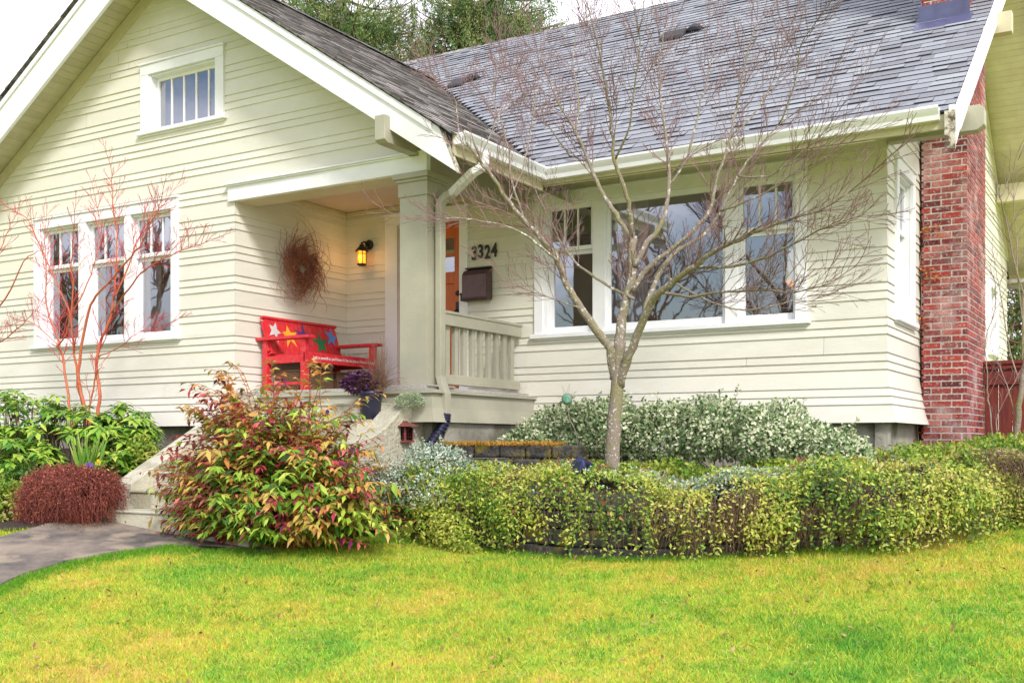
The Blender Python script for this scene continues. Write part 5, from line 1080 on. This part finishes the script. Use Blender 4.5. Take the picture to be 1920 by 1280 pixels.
mb = MB(); a = .115; mb.loft([(X-a, Y-a, Z+.135), (X+a, Y-a, Z+.135), (X+a, Y+a, Z+.135), (X-a, Y+a, Z+.135)], [(X-.04, Y-.04, Z+.175), (X+.04, Y-.04, Z+.175), (X+.04, Y+.04, Z+.175), (X-.04, Y+.04, Z+.175)]); mb.box(X-.03, X+.03, Y-.03, Y+.03, Z+.175, Z+.19); mb.build('roof', M['iron'], lt, bevel=.004)
mb = MB()
for k in range(5): q_ = k*.024; mb.box(X-.17+q_-.003, X-.17+q_+.003, Y-.085, Y-.08, Z+.0, Z+.10); mb.box(X-.175, X-.07, Y-.086, Y-.081, Z+q_, Z+q_+.006)
mb.build('door', M['iron'], lt); mb = MB(); mb.tube([(X-.10, Y, Z+.14), (X-.05, Y, Z+.21), (X, Y, Z+.195)], .003, 6); mb.build('handle', M['iron'], lt)
sp_ = onY(1063, 748, 8.95); su = thing('sun_stake', 'green glass sun disc on a curved wire stake in the variegated shrub', 'garden ornament', (sp_[0], 8.95, 1.1))
mb = MB(); mb.lathe([(.047, 0), (.05, .006), (.03, .012), (.012, .014)], tuple(sp_), 28, 'y'); mb.build('disc', M['jade'], su, True)
mb = MB(); mb.tube([tuple(sp_+np.array([.052*math.cos(q_*math.pi/12), 0, .052*math.sin(q_*math.pi/12)])) for q_ in range(25)], .005, 6); mb.build('rim', M['wire'], su)
mb = MB()
for q_ in (112, 80, 35, 168, 205, 340):
    a = math.radians(q_); c_, s_ = math.cos(a), math.sin(a); r2 = .15 if q_ in (112, 80) else .125
    mb.tube([sp_+np.array([.055*math.cos(a-.22), 0, .055*math.sin(a-.22)]), sp_+np.array([r2*c_, 0, r2*s_]), sp_+np.array([.055*math.cos(a+.22), 0, .055*math.sin(a+.22)])], .002, 4)
mb.build('ray', M['wire'], su); mb = MB(); mb.tube([tuple(onY(u, v, 8.95)) for u, v in ((1065, 763), (1068, 785), (1080, 810), (1083, 835), (1088, 860), (1092, 890))], .004, 6); mb.build('stake', M['wire'], su)
for i, (u, v, Y, lab) in enumerate(((1082, 879, 7.75, 'round blue solar light facing forward, in front of the maple trunk'), (1098, 868, 7.95, 'round blue solar light just behind the other one, tilted back'))):
    p = onY(u, v, Y-.35)+np.array([0, 0, .02]); so_ = thing('solar_light', lab, 'garden light', tuple(p-np.array([0, 0, .1])), 'solar lights in the ground cover')
    n_ = norm(np.array([-.25, -.8, .35])) if i == 0 else norm(np.array([.5, .2, .9])); a = norm(np.cross(n_, (0, 0, 1))); b = np.cross(n_, a); mb = MB()
    ring = lambda r, h: [p+n_*h+(a*math.cos(2*math.pi*k/24)+b*math.sin(2*math.pi*k/24))*r for k in range(24)]
    for (r0, h0), (r1, h1) in (((.05, -.05), (.068, -.01)), ((.068, -.01), (.068, .008))): mb.loft(ring(r0, h0), ring(r1, h1))
    mb.build('housing', M['bluegrey'], so_); mb = MB(); mb.obox(p+n_*.010, a*.036, b*.036, n_*.002); mb.build('solar_panel', M['panel'], so_)
    mb = MB(); mb.tube([p-n_*.03, p-np.array([0, 0, .18])], .008, 8); mb.build('stake', M['bluegrey'], so_)

# climbing plant on the chimney
cv = thing('climbing_vine', 'dry vine with orange leaves clinging to the front of the brick chimney', 'vine', (-2.0, CY0-.02, 1.2)); T = Tubes(3); P, D = [], []
for i in range(26):
    u0, v0 = R_.uniform(1722, 1800), R_.uniform(380, 640); p = onY(u0, v0, CY0-.02); d_ = np.array([R_.uniform(-1, 1), 0, R_.uniform(-1, .6)]); pts = []
    for k in range(10): pts.append(p.copy()); d_ = norm(d_+np.array([R_.gauss(0, .35), 0, R_.gauss(0, .35)])); p = p+d_*.035; p[0] = min(max(p[0], CX0), CX1)
    T.add(pts, .003, .0015)
T.add([onY(u, v, CY0-.015) for u, v in ((1722, 830), (1718, 760), (1722, 700), (1724, 640), (1728, 560), (1726, 480), (1740, 440))], .005, .003); T.build('stems', M['wire'], cv)
for (u, v, m_, s_) in ((1735, 430, 16, .035), (1745, 515, 36, .06), (1728, 500, 18, .05), (1730, 610, 26, .035), (1786, 478, 5, .02), (1765, 440, 5, .02), (1758, 425, 5, .02), (1712, 830, 36, .04), (1726, 590, 10, .03)):
    c = onY(u, v, CY0-.03)
    for k in range(m_): P.append(c+np.array([R_.gauss(0, s_), R_.uniform(-.03, .0), R_.gauss(0, s_*.6 if v < 800 else .09)])); D.append((R_.gauss(0, 1), -.3, R_.gauss(-.5, .6)))
V, FI = leaves(np.array(P), np.array(D), NR.uniform(.025, .045, len(P)), .028); mesh_obj('foliage', V, FI, ramp_mat('dry_leaf', [(.12, .03, .03), (.40, .10, .03), (.60, .22, .05), (.5, .3, .12)], .6, 5, .4, .2), cv)

# ------------------------------------------------------------------ lawn blades and litter
def zone_ok(x, y): return ~inpoly(x, y, bedpoly) & ~inpoly(x, y, pathpoly) & ~inpoly(x, y, leftbed)
def scatter(n, r0, r1, u0=-60, u1=1980):
    d_ = np.sqrt(NR.uniform(r0*r0, r1*r1, n)); u = NR.uniform(u0, u1, n); a = (u-960)/F; x = d_*(-SN+a*CS); y = d_*(CS+a*SN); ok = zone_ok(x, y); return x[ok], y[ok]
V_, F_ = [], []; off = 0
for n, r0, r1, h, u0, u1 in ((330000, 4.3, 9.7, .036, -60, 1980), (110000, 3.6, 10.5, .036, -1500, -60), (130000, 3.6, 10.5, .036, 1980, 3600), (45000, 3.0, 4.3, .036, -400, 2400)):
    x, y = scatter(n, r0, r1, u0, u1); k = len(x); P = np.stack([x, y, gz(x, y)-.002], 1); D = NR.normal(size=(k, 3))*.85; D[:, 2] = 1
    L = h*NR.uniform(.5, 1.5, k)*(1+.6*np.array([noise.noise(Vector((a*1.3, b*1.3, 5))) for a, b in zip(x, y)])); W = .0062
    D /= np.linalg.norm(D, axis=1, keepdims=True); side = np.stack([np.cos(q := NR.uniform(0, 6.28, k)), np.sin(q), np.zeros(k)], 1)*W/2
    V = np.stack([P-side, P+side, P+D*L[:, None]], 1).reshape(-1, 3); b = np.arange(k)[:, None]*3; V_.append(V); F_.append(off+b+np.array([[0, 1, 2]])); off += len(V)
mesh_obj('grass', np.concatenate(V_), np.concatenate(F_), M['blade'], None, kind='stuff', label='short yellow green mossy turf blades', cat='grass')
# longer bright blades along the edges of the path and the shrub
V_, F_ = [], []; edge = [(x_, y_) for x_, y_ in pR[2:8]]+[]; P = []
for i in range(len(edge)-1):
    a, b = np.array(edge[i]), np.array(edge[i+1]); m_ = int(2600*np.linalg.norm(b-a)); t_ = NR.random((m_, 1)); q_ = a+(b-a)*t_+np.abs(NR.normal(size=(m_, 1)))*np.array([[.09, -.03]])+.01; P.append(q_)
for i in range(0, 12):
    a, b = np.array(bed[i]), np.array(bed[i+1]); d_ = b-a; n_ = np.array([d_[1], -d_[0]])/np.linalg.norm(d_); m_ = int((2600 if i < 3 else 900)*np.linalg.norm(d_)); t_ = NR.random((m_, 1)); P.append(a+d_*t_+n_*np.abs(NR.normal(size=(m_, 1)))*(.12 if i < 3 else .05))
P = np.concatenate(P); k = len(P); P = np.stack([P[:, 0], P[:, 1], gz(P[:, 0], P[:, 1])], 1); D = NR.normal(size=(k, 3))*.35; D[:, 2] = 1; V, FI = leaves(P, D, NR.uniform(.03, .075, k), .004, rnd_dirs(k), droop=.2, mid=.4)
mesh_obj('grass', V, FI, ramp_mat('edge_grass', [(.05, .22, .01), (.12, .36, .02), (.26, .46, .03)], .5, 2, .3, .3), None, kind='stuff', label='longer bright green grass along the walk and wall edges', cat='grass')
x, y = scatter(15000, 4.3, 9.3); k = len(x); P = np.stack([x, y, gz(x, y)+.012], 1); D = rnd_dirs(k); D[:, 2] = np.abs(D[:, 2])*.35; V, FI = leaves(P, D, NR.uniform(.03, .085, k), .0035, rnd_dirs(k, 1.), droop=.25)
mesh_obj('grass', V, FI, ramp_mat('straw', [(.30, .32, .06), (.50, .44, .12), (.58, .42, .20), (.40, .26, .13)], .7, 2, .4, .2), None, kind='stuff', label='pale dry grass strands lying in the turf', cat='grass')
x, y = scatter(900, 4.4, 9.4); tx, ty = [], []
for a, b in zip(x, y):
    m_ = R_.randint(12, 34); r_ = R_.uniform(.012, .05); tx.append(a+NR.normal(size=m_)*r_); ty.append(b+NR.normal(size=m_)*r_)
x = np.concatenate(tx); y = np.concatenate(ty); ok = zone_ok(x, y); x, y = x[ok], y[ok]; k = len(x); D = NR.normal(size=(k, 3))*.5; D[:, 2] = 1; V, FI = leaves(np.stack([x, y, gz(x, y)], 1), D, NR.uniform(.035, .075, k), .0045, rnd_dirs(k), droop=.35, mid=.4)
mesh_obj('grass', V, FI, ramp_mat('tuft_blade', [(.04, .16, .01), (.13, .34, .02), (.34, .46, .04), (.52, .46, .10)], .45, 1.4, .5, .25), None, kind='stuff', label='taller tufts of green blades dotted over the turf', cat='grass')
LITT = ramp_mat('litter_leaf', [(.10, .05, .03), (.28, .13, .07), (.45, .28, .16), (.20, .10, .08)], .7, 4, .3, .1)
x, y = scatter(420, 4.4, 9); k = len(x); P = np.stack([x, y, gz(x, y)+.02], 1); V, FI = leaves(P, rnd_dirs(k, .2), NR.uniform(.015, .055, k), .018, rnd_dirs(k, 1)); mesh_obj('leaf_litter', V, FI, LITT, None, kind='stuff', label='scattered dry brown leaf scraps on the lawn', cat='leaf litter')
x = NR.uniform(-8.6, -8.0, 120); y = NR.uniform(6.0, 6.5, 120); P = np.stack([x, y, gz(x, y)+.045], 1); V, FI = leaves(P, rnd_dirs(120), .02, .01, rnd_dirs(120, 2)); mesh_obj('leaf_litter', V, FI, LITT, None, kind='stuff', label='dry debris on the walk below the heather pot', cat='leaf litter')
for (u, v, s_) in ((705, 1138, .05), (1098, 1040, .03)):
    r = ray(u, v); t_ = 4.0
    while (r*t_)[2]+CZ > gz((r*t_)[0], (r*t_)[1])+.02: t_ += .01
    p = r*t_; p[2] += CZ; V, FI = leaves(np.array([p]), np.array([[.3, .2, .8]]), s_, s_*.5, np.array([[0, -1., .3]]), fold=.5); mesh_obj('fallen_leaf', V, FI, LITT, None, label=('curled brown leaf standing upright in the middle of the lawn' if u == 705 else 'small brown leaf lying at the foot of the block wall'), cat='leaf')

# street trees opposite the house, seen only mirrored in the windows
def street_tree(x, y, H, seed, lab):
    R_.seed(seed); t_ = thing('bare_tree', lab, 'tree', (x, y, -.6), 'bare street trees mirrored in the windows'); T = MB(); W = Tubes(4); T.tube([(x, y, -.6), (x+.1, y, H*.3), (x, y+.1, H*.42)], [.22, .16, .12], 8)
    for i in range(9):
        a = i*2.4; twig(W, (x, y, H*(.25+.02*i)), (math.cos(a)*.7, math.sin(a)*.7, 1), H*.55, .07, 2, (0, 0, .4), .55, .6, .12)
    T.build('trunk', M['bark'], t_, True); W.build('crown', M['brownstem'], t_)
for i, (x, y, H) in enumerate(((-25, -2.5, 9), (-16, -14, 11), (-29, -4, 9))): street_tree(x, y, H, 40+i, 'bare street tree mirrored in the window glass, number %s along the kerb' % ('one', 'two', 'three')[i])
